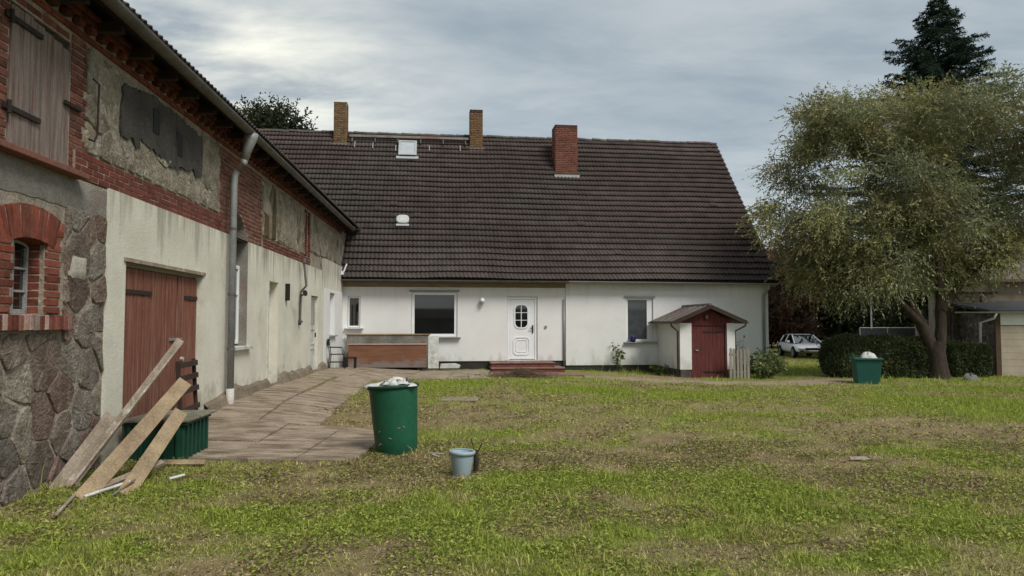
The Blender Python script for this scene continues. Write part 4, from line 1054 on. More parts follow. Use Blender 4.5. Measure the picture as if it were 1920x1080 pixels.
MB().revolve([(0.0, 0.08), (0.05, 0.06), (0.06, -0.02), (0.03, -0.08), (0, -0.09)], 10, (pxc - 0.05, pyf - 0.05, 1.86)).build('gable_lamp', mat('dusty_red_lamp', (0.20, 0.09, 0.08)), porch)
pr = MB(); ov = 0.30; ea, ap = 1.70, 2.24; sl = (ap - ea) / (pxc - (px0 - ov))
pr.prism([(px0 - ov, ea - 0.03), (pxc, ap - 0.03), (pxc, ap + 0.02), (px0 - ov, ea + 0.02)], 'y', pyf - 0.28, -0.072)
pr.prism([(pxc, ap - 0.03), (px1 + ov, ea - 0.03), (px1 + ov, ea + 0.02), (pxc, ap + 0.02)], 'y', pyf - 0.28, -0.072)
pro = pr.build('roof', M['feltroof'], porch)
for sgn in (-1, 1):   # sheet seams and barge boards
    for k in range(5):
        y_ = pyf - 0.1 + k * 0.5
        MB().beam((pxc + sgn * 0.02, y_, ap + 0.03), (pxc + sgn * (pxc - px0 + ov), y_, ea + 0.03), 0.02, 0.03).build('seam', M['feltroof'], pro)
    MB().beam((pxc - sgn * 0.0, pyf - 0.295, ap - 0.03), (pxc + sgn * (pxc - px0 + ov), pyf - 0.295, ea - 0.03), 0.03, 0.13, up=(0, 0, 1)).build('barge_board', M['darkwood'], pro)
    xg = pxc + sgn * (pxc - px0 + ov + 0.045)
    half_gutter((xg, pyf - 0.28, ea - 0.02), (xg, -0.08, ea - 0.01), 0.045, M['zincdark'], porch)
    xw = px0 - 0.05 if sgn < 0 else px1 + 0.05
    MB().tube([(xg, pyf - 0.1, ea - 0.06), (xg - sgn * 0.02, pyf - 0.1, ea - 0.14), (xw, pyf + 0.1, ea - 0.32), (xw, pyf + 0.1, -0.15)], 0.032, 8).build('downpipe', M['zincdark'], porch, smooth=True)
MB().tube([(pxc, pyf - 0.29, ap + 0.03), (pxc, -0.08, ap + 0.03)], 0.05, 8).build('ridge_cap', M['feltroof'], pro)

# picket fence section
pf = thing('picket_fence', 'short weathered wooden picket fence beside the red porch door', 'fence', (7.2, 23.92, -0.24), HA * 0.3)
for k in range(6):
    h = 1.06 + random.uniform(-.03, .03)
    MB().prism([(0.118 * k + 0.004, 0), (0.118 * k + 0.086, 0), (0.118 * k + 0.086, h - 0.05), (0.118 * k + 0.045, h), (0.118 * k + 0.004, h - 0.05)], 'y', 0, 0.022).build('picket', M['picket'], pf, rot=(0, random.uniform(-.012, .012), 0))
for z in (0.25, 0.82):
    MB().box(0.0, 0.68, 0.0225, 0.06, z, z + 0.06).build('rail', M['picket'], pf)

# front steps
st = thing('front_steps', 'two low red tiled steps leading up to the white front door', 'steps', (0.385, 26, 0), HA)
for (a, b, y0, y1, z0, z1) in ((-1.22, 1.30, -1.28, -0.002, -0.1, 0.125), (-1.20, 1.02, -0.88, -0.002, 0.126, 0.285)):
    r_ = MB().box(a, b, y0, y1, z0, z1 - 0.035).build('riser', mat('step_brick', (0.19, 0.075, 0.058), (0.13, 0.055, 0.045), 6, 0.85, 0.3, 40), st)
    n_ = 6
    for k in range(n_):
        MB().box(a - 0.02 + (b - a + 0.04) * k / n_ + 0.004, a - 0.02 + (b - a + 0.04) * (k + 1) / n_ - 0.004, y0 - 0.035, y1 if y1 > -0.1 and False else y1, z1 - 0.035, z1).build('tread_tile', M['redtile'], r_, bevel=0.006)

# brown counter carcass and boards against the wall
hx = lambda lx, ly, lz=0: (0.385 + lx * math.cos(HA) - ly * math.sin(HA), 26 + lx * math.sin(HA) + ly * math.cos(HA), lz)
cz = 0.12
ct = thing('discarded_counter', 'discarded brown wood veneer counter lying below the large window', 'counter', hx(-6.05, -1.02, cz), HA)
MB().box(0, 2.62, 0.0, 0.03, 0.03, 0.80).build('front_panel', M['counter'], ct, bevel=0.004)
MB().box(0.0, 0.03, 0.032, 0.56, 0.0, 0.80).box(2.59, 2.62, 0.032, 0.56, 0.0, 0.80).box(0.0301, 2.5899, 0.53, 0.56, 0.0, 0.80).box(0.03, 2.59, 0.05, 0.53, 0.02, 0.05).build('carcass', M['greyboard'], ct)
MB().box(-0.02, 2.63, -0.025, 0.05, 0.80, 0.84).build('edge_strip', M['pinkedge'], ct, bevel=0.004)
MB().box(0.02, 2.6, 0.051, 0.50, 0.78, 0.80).build('worktop', M['greyboard'], ct)
lb = thing('leaning_board', 'long mould-stained board leaning on the house wall behind the brown counter', 'board', hx(-6.25, -0.42, cz), HA)
m = MB(); m.prism([(0, 0), (0.04, 0), (0.30, 1.12), (0.26, 1.12)], 'x', 0.05, 2.90); m.build('panel', M['greyboard'], lb)
MB().prism([(0.225, 1.115), (0.315, 1.115), (0.315, 1.16), (0.225, 1.16)], 'x', 0.0, 2.95).build('top_edge', M['plank'], lb)
wb = tag(MB().prism([(0, 0), (0.05, 0), (0.14, 1.10), (0.09, 1.10)], 'x', 0, 0.36).build('white_panel', M['oldwhite'], None, hx(-3.38, -1.05, cz - 0.005), (0, 0, HA), bevel=0.005), 'narrow white board standing upright at the end of the brown counter', 'board')
tag(MB().prism([(0, 0), (0.68, 0.0), (0.72, 0.10), (0.55, 0.16), (0.03, 0.15)], 'y', 0, 0.3).build('white_slab', M['oldwhite'], None, hx(-2.98, -0.72, 0.09), (0, 0, HA), bevel=0.01), 'white slab lying flat on the ground against the dark plinth', 'slab')

# black metal chair
chz = G(-5.3, 22.4) + 0.03
chd = thing('garden_chair', 'black metal garden chair standing in the corner by the barn wall', 'chair', (-5.42, 22.4, chz), R(8))
MB().box(-0.22, 0.22, -0.21, 0.21, 0.43, 0.45).build('seat', M['black'], chd, bevel=0.01)
for sx in (-1, 1):
    for sy in (-1, 1):
        MB().tube([(0.20 * sx, 0.19 * sy, 0.44), (0.25 * sx, 0.21 * sy, 0.0)], 0.014, 6).build('leg', M['black'], chd)
for sy in (-1, 1):
    MB().tube([(-0.21, 0.18 * sy, 0.44), (-0.27, 0.18 * sy, 0.90)], 0.013, 6).build('back_post', M['black'], chd)
    MB().tube([(-0.24, 0.21 * sy, 0.66), (0.14, 0.22 * sy, 0.65), (0.20, 0.21 * sy, 0.44)], 0.012, 6).build('armrest', M['black'], chd)
MB().box(-0.285, -0.25, -0.20, 0.20, 0.72, 0.92).build('backrest', M['black'], chd, bevel=0.01)
MB().tube([(-0.23, 0.2, 0.2), (0.23, 0.2, 0.2)], 0.01, 6).tube([(-0.23, -0.2, 0.2), (0.23, -0.2, 0.2)], 0.01, 6).build('stretcher', M['black'], chd)
sb = thing('black_stool', 'low black stool beside the garden chair at the wall corner', 'stool', (-5.22, 23.25, G(-5.22, 23.25) + 0.03), R(6))
MB().box(-0.2, 0.2, -0.2, 0.2, 0.32, 0.36).build('top', M['black'], sb, bevel=0.008)
for a in (-0.17, 0.17):
    for b in (-0.17, 0.17):
        MB().box(a - 0.025, a + 0.025, b - 0.025, b + 0.025, 0, 0.32).build('leg', M['black'], sb)

# blue pot on the right window sill
bpz = 0.97
tag(MB().revolve([(0.0, 0.0), (0.085, 0.0), (0.12, 0.07), (0.125, 0.13), (0.10, 0.19), (0.115, 0.215), (0.10, 0.21), (0.085, 0.17), (0.0, 0.17)], 18).build('flower_pot', M['bluepot'], None, hx(4.03, -0.13, bpz - 0.012), smooth=True), 'glazed dark blue pot on the sill of the blue-grey window', 'pot')

# ------------------------------------------------------------------ green barrel
bn = thing('green_barrel', 'tall dark green plastic barrel filled with white rubbish and leaning on the lawn', 'barrel', (-1.47, 9.30, -0.03))
bn.rotation_euler = (R(-1.5), R(-4.0), 0)
m = MB().revolve([(0.0, 0.0), (0.245, 0.0), (0.258, 0.02), (0.276, 0.25), (0.294, 0.55), (0.306, 0.80), (0.310, 0.86)], 40)
m.revolve([(0.295, 0.86), (0.280, 0.5), (0.262, 0.1), (0, 0.1)], 40)
m.build('body', M['greenbin'], bn, smooth=True)
MB().revolve([(0.306, 0.85), (0.326, 0.848), (0.332, 0.875), (0.322, 0.895), (0.296, 0.895), (0.293, 0.85)], 40).build('rim', M['boxgreen'], bn, smooth=True)
def lumpy(r, h, seed, n=18, k=6, c=(0, 0, 0), wob=0.25):
    m = MB(); rr = random.Random(seed); ph = [rr.uniform(0, 6.3) for _ in range(6)]
    for i in range(k + 1):
        a = (math.pi / 2) * i / k
        for j in range(n):
            t = 2 * math.pi * j / n; f = 1 + wob * (0.5 * math.sin(3 * t + ph[0] + 2 * a) + 0.3 * math.sin(5 * t + ph[1] - 3 * a) + 0.3 * math.sin(7 * t + ph[2]))
            m.v.append((c[0] + r * math.cos(a) * math.cos(t) * (1 + (f - 1) * 0.3), c[1] + r * math.cos(a) * math.sin(t) * (1 + (f - 1) * 0.3), c[2] + h * math.sin(a) * f))
    for i in range(k):
        for j in range(n):
            a0 = i * n + j; a1 = i * n + (j + 1) % n; m.f.append((a0, a1, a1 + n, a0 + n))
    return m
lumpy(0.285, 0.055, 5, 40, 10, (0, 0, 0.865), 1.3).build('rubbish_fill', M['bag'], bn, smooth=True)
for k in range(9):
    a = random.uniform(0, 6.28); r_ = random.uniform(0.05, 0.2)
    q = lumpy(random.uniform(0.05, 0.12), random.uniform(0.02, 0.05), 40 + k, 9, 3, (r_ * math.cos(a), r_ * math.sin(a), 0.885 + 0.03 * random.random()), 0.9)
    q.build('scrap', M['bag'] if k % 4 else M['greyboard'], bn, smooth=False)
for k in range(6):
    a = R(random.uniform(215, 325)); z_ = random.uniform(0.12, 0.42); r_ = 0.262 + 0.06 * z_
    MB().tube([(r_ * math.cos(a), r_ * math.sin(a), z_), (r_ * math.cos(a + 0.12), r_ * math.sin(a + 0.12), z_ + random.uniform(-.02, .03))], 0.007, 5).build('mud_smear', M['dirt'], bn)
# pale blue bucket
bk = thing('bucket', 'pale blue plastic bucket standing in the grass near the green barrel', 'bucket', (-0.545, 7.86, -0.02))
bk.rotation_euler = (0, R(1.5), 0.4)
m = MB().revolve([(0.0, 0.0), (0.088, 0.0), (0.095, 0.01), (0.128, 0.27), (0.130, 0.285)], 28); m.revolve([(0.124, 0.285), (0.118, 0.25), (0.09, 0.03), (0.0, 0.03)], 28)
m.build('body', M['bluebucket'], bk, smooth=True)
MB().revolve([(0.129, 0.255), (0.138, 0.255), (0.142, 0.275), (0.142, 0.292), (0.134, 0.296), (0.123, 0.29)], 28).build('rim', M['bluebucket'], bk, smooth=True)
MB().tube([(0.14 * math.cos(a), 0.14 * math.sin(a) * 0.98, 0.265 - 0.10 * math.sin(a) * (1 if a > 0 else 1)) for a in np.linspace(0.05, math.pi - 0.05, 14)], 0.004, 5).build('handle', M['zinc'], bk)
MB().revolve([(0.0, 0.19), (0.11, 0.19)], 20).build('water', mat('bucket_content', (0.5, 0.55, 0.58), None, 3, 0.1, 0, fine=0), bk)
tag(MB().tube([(0, 0, 0), (0.01, 0.0, 0.16), (0.0, 0.01, 0.27)], [0.03, 0.028, 0.022], 8).tube([(0.0, 0, 0.2), (0.07, 0.02, 0.34)], 0.008, 5).tube([(0.0, 0, 0.2), (-0.05, 0.0, 0.40)], 0.006, 5).build('wood_stake', M['darkwood'], None, (-0.40, 7.98, -0.01)), 'short dark wooden stake stub just behind the blue bucket', 'stake')

# ------------------------------------------------------------------ plank pile and green crate by the barn door
gc = thing('green_crate', 'ribbed dark green plastic crate with a dirty board lid beside the barn door', 'crate', (-4.30, 9.06, -0.02), R(5))
hw_, hd_ = 0.35, 0.42
MB().box(-hw_, hw_, -hd_, hd_, 0.0, 0.49).build('body', M['boxgreen'], gc, bevel=0.015)
for k in range(6):
    y_ = -hd_ + 0.07 + k * (2 * hd_ - 0.14) / 5
    MB().box(hw_ - 0.002, hw_ + 0.028, y_ - 0.022, y_ + 0.022, 0.03, 0.45).build('rib', M['boxgreen'], gc, bevel=0.006)
for k in range(5):
    x_ = -hw_ + 0.07 + k * (2 * hw_ - 0.14) / 4
    MB().box(x_ - 0.022, x_ + 0.022, -hd_ - 0.028, -hd_ + 0.002, 0.03, 0.45).build('rib', M['boxgreen'], gc, bevel=0.006)
MB().box(-hw_ - 0.01, hw_ + 0.035, -hd_ - 0.035, hd_ + 0.03, 0.45, 0.485).build('rim', M['boxgreen'], gc, bevel=0.01)
MB().box(-hw_ - 0.02, hw_ + 0.07, -hd_ - 0.06, hd_ + 0.16, 0.492, 0.52).build('lid', mat('mossy_lid', (0.20, 0.19, 0.14), (0.13, 0.125, 0.09), 4, 0.9, 0.4, 40, c3=(0.34, 0.31, 0.25), s3=3), gc, bevel=0.006)
rk = thing('slatted_rack', 'dark wooden slatted rack leaning against the red barn door', 'rack', (-4.42, 9.80, 0.02), R(100))
for z in (0.15, 0.40, 0.66, 0.84, 1.02):
    MB().box(0.0, 0.86, -0.02, 0.012, z, z + 0.075).build('slat', M['darkwood'], rk, rot=(R(-4), 0, 0), bevel=0.004)
for x_ in (0.0, 0.82):
    MB().box(x_, x_ + 0.06, 0.013, 0.06, 0.0, 1.12).build('post', M['darkwood'], rk, rot=(R(-4), 0, 0), bevel=0.004)
def board(name, a, b, wd, th, mt, label, up=(0.2, -0.6, 1), cat='plank', bend=0.0, ragged=False):
    a = Vector(a); b = Vector(b); d = (b - a).normalized(); sd = d.cross(Vector(up)).normalized(); u2 = sd.cross(d); m = MB(); n = 7
    rr = random.Random(name + label)
    for i in range(n):
        t = i / (n - 1); c = (b - a) * t + u2 * (bend * 4 * t * (1 - t)); w_ = wd * (1 + rr.uniform(-.03, .03))
        ends = ragged and i == n - 1
        for p, q in ((-1, -1), (1, -1), (1, 1), (-1, 1)):
            e = d * (rr.uniform(-0.09, 0.09) if ends else 0)
            m.v.append(tuple(c + sd * (p * w_ / 2) + u2 * (q * th / 2) + e))
    for i in range(n - 1):
        for k in range(4):
            k2 = (k + 1) % 4; m.f.append((i * 4 + k, i * 4 + k2, i * 4 + 4 + k2, i * 4 + 4 + k))
    m.f.append((0, 1, 2, 3)); m.f.append(tuple(4 * (n - 1) + k for k in (3, 2, 1, 0)))
    return tag(m.build(name, mt, None, tuple(a), bevel=0.004), label, cat)
board('plank', (-4.02, 6.80, 0.0), (-4.02, 8.90, 0.93), 0.165, 0.03, M['plank'], 'wide tan plank leaning from the grass up over the green crate lid', up=(0.75, -0.3, 0.8))
board('plank', (-3.71, 6.98, 0.0), (-3.86, 8.45, 0.62), 0.155, 0.028, M['plank'], 'shorter tan plank propped against the front of the green crate', up=(0.75, -0.3, 0.8))
board('plank', (-4.42, 7.25, 0.0), (-4.28, 9.30, 1.42), 0.10, 0.022, M['plank2'], 'long grey splintered board leaning steeply on the red barn door', up=(0.9, -0.2, 0.4), ragged=True)
board('batten', (-4.36, 7.2, 0.05), (-4.23, 9.22, 1.38), 0.025, 0.02, M['plank2'], 'thin pale batten lying along the grey splintered board', up=(0.7, -0.3, 0.8), cat='batten')
board('plank', (-4.50, 7.15, 0.0), (-4.60, 8.36, 0.63), 0.12, 0.025, M['plank2'], 'short splintered board leaning on the white pier of the barn door', up=(0.8, -0.2, 0.6), ragged=True)
board('batten', (-4.30, 7.3, 0.02), (-4.12, 8.55, 0.50), 0.05, 0.03, M['darkwood'], 'dark batten underneath the leaning planks', cat='batten')
board('batten', (-4.05, 6.92, 0.03), (-3.72, 7.75, 0.17), 0.07, 0.04, M['plank2'], 'brown batten lying low on the grass under the planks', cat='batten')
board('stick', (-3.86, 6.18, 0.03), (-4.08, 6.80, 0.05), 0.028, 0.02, M['plank2'], 'thin stick poking out into the grass from the foot of the widest plank', cat='stick')
board('stick', (-4.00, 6.82, 0.03), (-3.74, 7.15, 0.10), 0.03, 0.02, M['oldwhite'], 'short white painted stick on the grass between the two tan planks', cat='stick')
board('stick', (-3.78, 6.88, 0.02), (-3.70, 7.15, 0.12), 0.02, 0.02, M['greyboard'], 'thin grey stick beside the foot of the shorter tan plank', cat='stick')
board('plank', (-4.05, 8.35, 0.05), (-3.55, 8.42, 0.04), 0.08, 0.03, M['plank'], 'flat tan offcut lying in front of the green crate', cat='offcut')
board('stick', (-3.55, 7.55, 0.04), (-3.44, 7.66, 0.06), 0.03, 0.015, M['oldwhite'], 'small white scrap of wood in the grass by the planks', cat='scrap')
# bits lying about
board('offcut', (4.05, 8.72, 0.03), (4.42, 8.70, 0.035), 0.06, 0.018, M['plank2'], 'pale flat offcut of wood lying in the middle of the patchy lawn', cat='offcut')
board('offcut', (6.1, 8.78, 0.035), (6.6, 8.72, 0.03), 0.06, 0.02, M['plank2'], 'pale flat offcut of wood lying towards the outbuilding side of the lawn', cat='offcut')
for k, (a, b) in enumerate((((-1.02, 9.25, 0.05), (-0.86, 9.05, 0.16)), ((-1.05, 9.02, 0.04), (-0.84, 8.92, 0.05)), ((-0.98, 8.9, 0.05), (-0.88, 8.78, 0.04)))):
    board('splinter', a, b, 0.03, 0.012, M['plank2'], ('pale splinter sticking up out of the grass beside the green barrel', 'longest pale splinter lying flat beside the green barrel', 'shortest pale splinter in the grass in front of the green barrel')[k], cat='splinter')

# ------------------------------------------------------------------ far bin, car, lamp post
fb = thing('waste_container', 'square teal green plastic container with a white bag in front of the hedge', 'bin', (10.95, 22.35, G(10.95, 22.3) - 0.02), R(-14))
m = MB(); b0, b1 = 0.31, 0.37
def sqp(h, z): return [(-h, -h, z), (h, -h, z), (h, h, z), (-h, h, z)]
for h, z in ((b0, 0.0), (b1, 0.80), (b1 - 0.03, 0.80), (b0, 0.06)): m.v += sqp(h, z)
m.f.append((0, 1, 2, 3)); m.f.append((12, 13, 14, 15))
for k in range(3):
    for i in range(4): m.f.append((k * 4 + i, k * 4 + (i + 1) % 4, k * 4 + 4 + (i + 1) % 4, k * 4 + 4 + i))
m.build('body', M['tealbin'], fb, bevel=0.015)
rimm = MB().box(-b1 - 0.04, b1 + 0.04, -b1 - 0.04, -b1 + 0.012, 0.76, 0.82).box(-b1 - 0.04, b1 + 0.04, b1 - 0.012, b1 + 0.04, 0.76, 0.82).box(-b1 - 0.04, -b1 + 0.012, -b1 + 0.012, b1 - 0.012, 0.76, 0.82).box(b1 - 0.012, b1 + 0.04, -b1 + 0.012, b1 - 0.012, 0.76, 0.82).build('rim', M['tealbin'], fb, bevel=0.01)
MB().box(-b1 - 0.03, -b1 + 0.02, -0.1, 0.1, 0.82, 0.94).build('handle', M['tealbin'], fb, bevel=0.01)
lumpy(0.26, 0.24, 9, 18, 5, (0.08, 0, 0.72), 0.3).build('rubbish_bag', M['bag'], fb, smooth=True)

def car():
    c = thing('parked_car', 'white estate car parked on the grass beyond the house', 'car', (17.5, 43.6, G(17.5, 43.6)), R(-90 - 6))
    # stations along x (front +): x, half width at sill, belt z, roof half width, roof z, hood flag
    st_ = [(-2.36, 0.70, 0.45, 0.95, 0.0), (-2.28, 0.84, 0.34, 1.02, 0), (-1.6, 0.91, 0.28, 1.05, 0), (-0.2, 0.92, 0.26, 1.00, 0), (0.9, 0.92, 0.28, 0.97, 0), (1.6, 0.90, 0.30, 0.90, 0), (2.1, 0.84, 0.34, 0.80, 0), (2.35, 0.70, 0.40, 0.66, 0)]
    m = MB(); n = 8
    for x, hw, zb, zt, _ in st_:
        for (fy, fz) in ((-0.86, 0), (-1, 0.25), (-1.0, 0.65), (-0.93, 1.0), (0.93, 1.0), (1.0, 0.65), (1, 0.25), (0.86, 0)):
            m.v.append((x, hw * fy, zb + (zt - zb) * fz))
    for i in range(len(st_) - 1):
        for k in range(n):
            m.f.append((i * n + k, i * n + (k + 1) % n, (i + 1) * n + (k + 1) % n, (i + 1) * n + k))
    m.f.append(tuple(range(n))); m.f.append(tuple((len(st_) - 1) * n + k for k in reversed(range(n))))
    body = m.build('body', M['carpaint'], c, smooth=True); sb_ = body.modifiers.new('round', 'SUBSURF'); sb_.levels = 2; sb_.render_levels = 2
    g = MB()
    cab = [(-2.15, 0.78, 0.98, 0.55, 1.18), (-1.55, 0.84, 1.00, 0.58, 1.39), (-0.4, 0.85, 0.97, 0.61, 1.44), (0.15, 0.84, 0.95, 0.59, 1.40), (1.30, 0.78, 0.90, 0.74, 0.93)]
    for x, w0, z0, w1, z1 in cab: g.v += [(x, -w0, z0), (x, -w1, z1), (x, w1, z1), (x, w0, z0)]
    for i in range(4):
        for k in range(3): g.f.append((i * 4 + k, i * 4 + k + 1, i * 4 + 5 + k, i * 4 + 4 + k))
    g.f.append((0, 1, 2, 3))
    g.build('greenhouse', M['glass'], c)
    rfm = MB()
    for x, w1, z1 in ((-2.2, 0.56, 1.18), (-1.55, 0.595, 1.405), (-0.4, 0.625, 1.455), (0.20, 0.605, 1.405)): rfm.v += [(x, -w1, z1 - 0.05), (x, -w1 + 0.05, z1 + 0.012), (x, w1 - 0.05, z1 + 0.012), (x, w1, z1 - 0.05)]
    for i in range(3):
        for k in range(3): rfm.f.append((i * 4 + k, i * 4 + k + 1, i * 4 + 5 + k, i * 4 + 4 + k))
    rfm.build('roof_panel', M['carpaint'], c)
    for sy in (-1, 1):
        for (x0, z0, y0, x1, z1, y1) in ((1.32, 0.91, 0.78, 0.18, 1.40, 0.60), (-0.35, 0.97, 0.855, -0.42, 1.43, 0.62), (-1.45, 1.00, 0.85, -1.65, 1.36, 0.59)):
            MB().beam((x0, y0 * sy, z0), (x1, y1 * sy, z1), 0.06, 0.05).build('pillar', M['carpaint'], c)
        for x in (1.42, -1.42):
            wh = MB().tube([(x, sy * 0.94, 0.33), (x, sy * 0.72, 0.33)], 0.33, 20).build('wheel', M['tyre'], c)
            MB().tube([(x, sy * 0.945, 0.33), (x, sy * 0.90, 0.33)], 0.22, 14).build('rim', M['rim'], wh)
            MB().prism([(x + 0.40 * math.cos(R(a)), 0.33 + 0.40 * math.sin(R(a))) for a in range(-10, 191, 20)], 'y', sy * 0.925, sy * 0.75).build('wheel_arch', M['black'], c)
        MB().box(2.0, 2.30, sy * 0.80 if sy > 0 else -0.80, sy * 0.50 if sy > 0 else -0.50, 0.68, 0.76).build('headlight', mat('headlight', (0.30, 0.32, 0.34), None, 3, 0.1, 0, fine=0), c, rot=(0, R(4), 0), loc=(0.04, 0, 0.02))
        MB().box(0.62, 0.80, 0.90 * sy, 1.06 * sy, 0.94, 1.07).build('wing_mirror', M['carpaint'], c, bevel=0.03)
    MB().box(2.30, 2.372, -0.46, 0.46, 0.52, 0.66).build('grille', M['black'], c, bevel=0.02)
    MB().box(2.30, 2.365, -0.60, 0.60, 0.40, 0.455).build('air_intake', M['black'], c)
    MB().box(2.366, 2.38, -0.26, 0.26, 0.46, 0.515).build('number_plate', M['white_ptd'], c)
    for sy in (-1, 1): MB().box(2.15, 2.33, 0.58 * sy, 0.74 * sy, 0.42, 0.50).build('fog_light', M['black'], c)
car()
bpy.data.objects['parked_car'].scale = (1, 1, 0.95)
lp = thing('lamp_post', 'slim pale lamp post with white lantern standing beyond the hedge', 'lamp post', (18.2, 36.5, -0.4))
MB().tube([(0, 0, 0), (0, 0, 0.5), (0, 0, 3.4)], [0.06, 0.045, 0.038], 8).build('post', mat('lamp_post_paint', (0.36, 0.35, 0.33)), lp, smooth=True)
MB().revolve([(0.0, 3.85), (0.10, 3.82), (0.13, 3.74), (0.13, 3.55), (0.07, 3.42), (0.0, 3.40)], 12).build('lantern', mat('lantern_glass', (0.75, 0.76, 0.77), None, 3, 0.3, 0, fine=0), lp, smooth=True)
MB().revolve([(0.0, 3.93), (0.15, 3.86), (0.15, 3.83), (0, 3.83)], 12).build('cap', M['flash'], lp)
# mesh gate/fence behind the hedge
gf = thing('metal_fence', 'low grey metal fence with a dark panel behind the hedge and lamp post', 'fence', (16.4, 34.0, -0.42), R(4))
MB().tube([(0, 0, 1.85), (2.75, 0, 1.85)], 0.025, 6).build('rail', M['zinc'], gf)
for x_ in (0.0, 1.35): MB().tube([(x_, 0, 0), (x_, 0, 1.86)], 0.03, 6).build('post', M['zinc'], gf)
MB().tube([(2.75, 0, 0), (2.75, 0, 2.55)], 0.05, 8).build('post', M['flash'], gf)
MB().box(0.05, 2.7, 0.0, 0.03, 0.3, 1.80).build('panel', mat('dark_fence_panel', (0.04, 0.045, 0.05)), gf)

# ------------------------------------------------------------------ outbuildings on the right
ob = thing('garage', 'low garage with beige boarded door and flat felt roof beside the willow', 'garage', (17.1, 25.4, -0.28), R(-8))
MB().box(0.0, 0.12, 0.12, 3.6, -0.2, 2.28).build('side_wall', mat('garage_side_stone', (0.20, 0.165, 0.14), (0.085, 0.07, 0.06), 3.2, 0.95, 0.8, 8, c3=(0.30, 0.26, 0.22), s3=4, p3=(0.55, 0.62), fine=0.4, dist=0.05), ob)
MB().box(6.0, 6.12, 0.12, 3.6, -0.2, 2.28).box(0.12, 6.0, 3.4, 3.52, -0.2, 2.28).build('wall', M['beigewall'], ob)
MB().box(-0.06, 0.10, 0.0, 0.119, -0.2, 2.28).build('door_post', mat('rust_post', (0.12, 0.075, 0.05)), ob)
n_ = 7
gd = MB().box(0.11, 6.1, 0.06, 0.11, -0.1, 1.86).build('garage_door', M['garage'], ob)
for k in range(8):
    MB().box(0.112, 3.1, 0.02, 0.058, -0.05 + k * 0.235, -0.05 + k * 0.235 + 0.23).build('board', M['garage'], gd, bevel=0.004)
    MB().box(3.13, 6.09, 0.02, 0.058, -0.05 + k * 0.235, -0.05 + k * 0.235 + 0.23).build('board', M['garage'], gd, bevel=0.004)
MB().box(0.11, 6.1, 0.0, 0.10, 1.87, 2.24).build('white_header', M['white_ptd'], ob)
MB().prism([(-0.25, 2.29), (3.7, 2.75), (3.7, 2.83), (-0.25, 2.39)], 'x', -0.35, 6.4).build('roof', mat('garage_roof_felt', (0.075, 0.08, 0.08), (0.055, 0.058, 0.058), 3, 0.9, 0.3, 40), ob)
half_gutter((-1.5, -0.29, 2.33), (6.4, -0.29, 2.33), 0.055, M['zinc'], ob)
MB().tube([(-0.15, -0.28, 2.28), (-0.2, -0.2, 2.1), (-0.55, 0.0, 1.95), (-0.6, 0.0, 0.0)], 0.045, 8).build('downpipe', M['pvc'], ob, smooth=True)
MB().tube([(-1.5, 0.0, 0), (-1.5, 0.0, 2.3)], 0.05, 8).build('post', M['darkwood'], ob)
sw = thing('stone_outbuilding', 'dark fieldstone outbuilding wall behind the willow and beside the garage', 'outbuilding', (16.6, 28.3, -0.3), R(-6))
M['farstone'] = mat('far_fieldstone', (0.20, 0.165, 0.14), (0.085, 0.07, 0.06), 3.2, 0.95, 0.8, 8, c3=(0.30, 0.26, 0.22), s3=4, p3=(0.55, 0.62), fine=0.4, dist=0.05)
MB().box(0, 2.2, 0, 0.5, -0.2, 3.1).build('wall', M['mortar'], sw)
wsw = sw.children[0]
stones(wsw, (0.02, 2.18, -0.1, 3.05), [], 0.34, 0.0, 41, 0.02, 0.05)
MB().box(-0.1, 2.3, -0.1, 0.6, 3.1, 3.18).build('coping', M['dentdark'], sw)
gw2 = thing('garden_wall', 'low pale fieldstone wall behind the hedge left of the stone outbuilding', 'wall', (16.2, 33.0, -0.4), R(-3))
MB().box(2.4, 8.5, 0, 0.4, -0.2, 2.2).build('wall', M['mortar'], gw2)
stones(gw2.children[0], (2.42, 6.3, -0.1, 2.18), [], 0.42, 0.0, 43, 0.025, 0.06, [(0.30, 0.26, 0.23), (0.36, 0.32, 0.28), (0.24, 0.20, 0.175)])
tb2 = thing('tall_barn', 'tall beige brick barn with tiled roof rising behind the garage', 'barn', (19.3, 29.2, -0.3), R(-8))
MB().box(0, 12, 0, 3.6, -0.2, 3.75).build('wall', M['beigewall'], tb2)
MB().prism([(-0.4, 3.72), (1.8, 5.3), (4.0, 3.72), (4.0, 3.6), (1.8, 5.15), (-0.4, 3.6)], 'x', -0.3, 12.4).build('roof', mat('far_tile_roof', (0.17, 0.15, 0.125), (0.11, 0.09, 0.075), 2.5, 0.9, 0.4, 20, (3, 1, 1)), tb2)
fh = thing('distant_house', 'distant beige house glimpsed between the trees behind the lamp post', 'house', (26.2, 60.0, -0.6), R(-18))
MB().box(0, 8, 0, 7, 0, 3.2).build('wall', mat('far_house_wall', (0.36, 0.28, 0.22), (0.30, 0.23, 0.18)), fh)
MB().prism([(-0.3, 3.1), (3.5, 5.6), (7.3, 3.1)], 'x', -0.3, 8.3).build('roof', mat('far_house_roof', (0.13, 0.075, 0.055)), fh)
for k in range(3): MB().box(0.7 + k * 2.4, 1.7 + k * 2.4, -0.02, 0.05, 1.0, 2.3).build('window', M['glass'], fh)

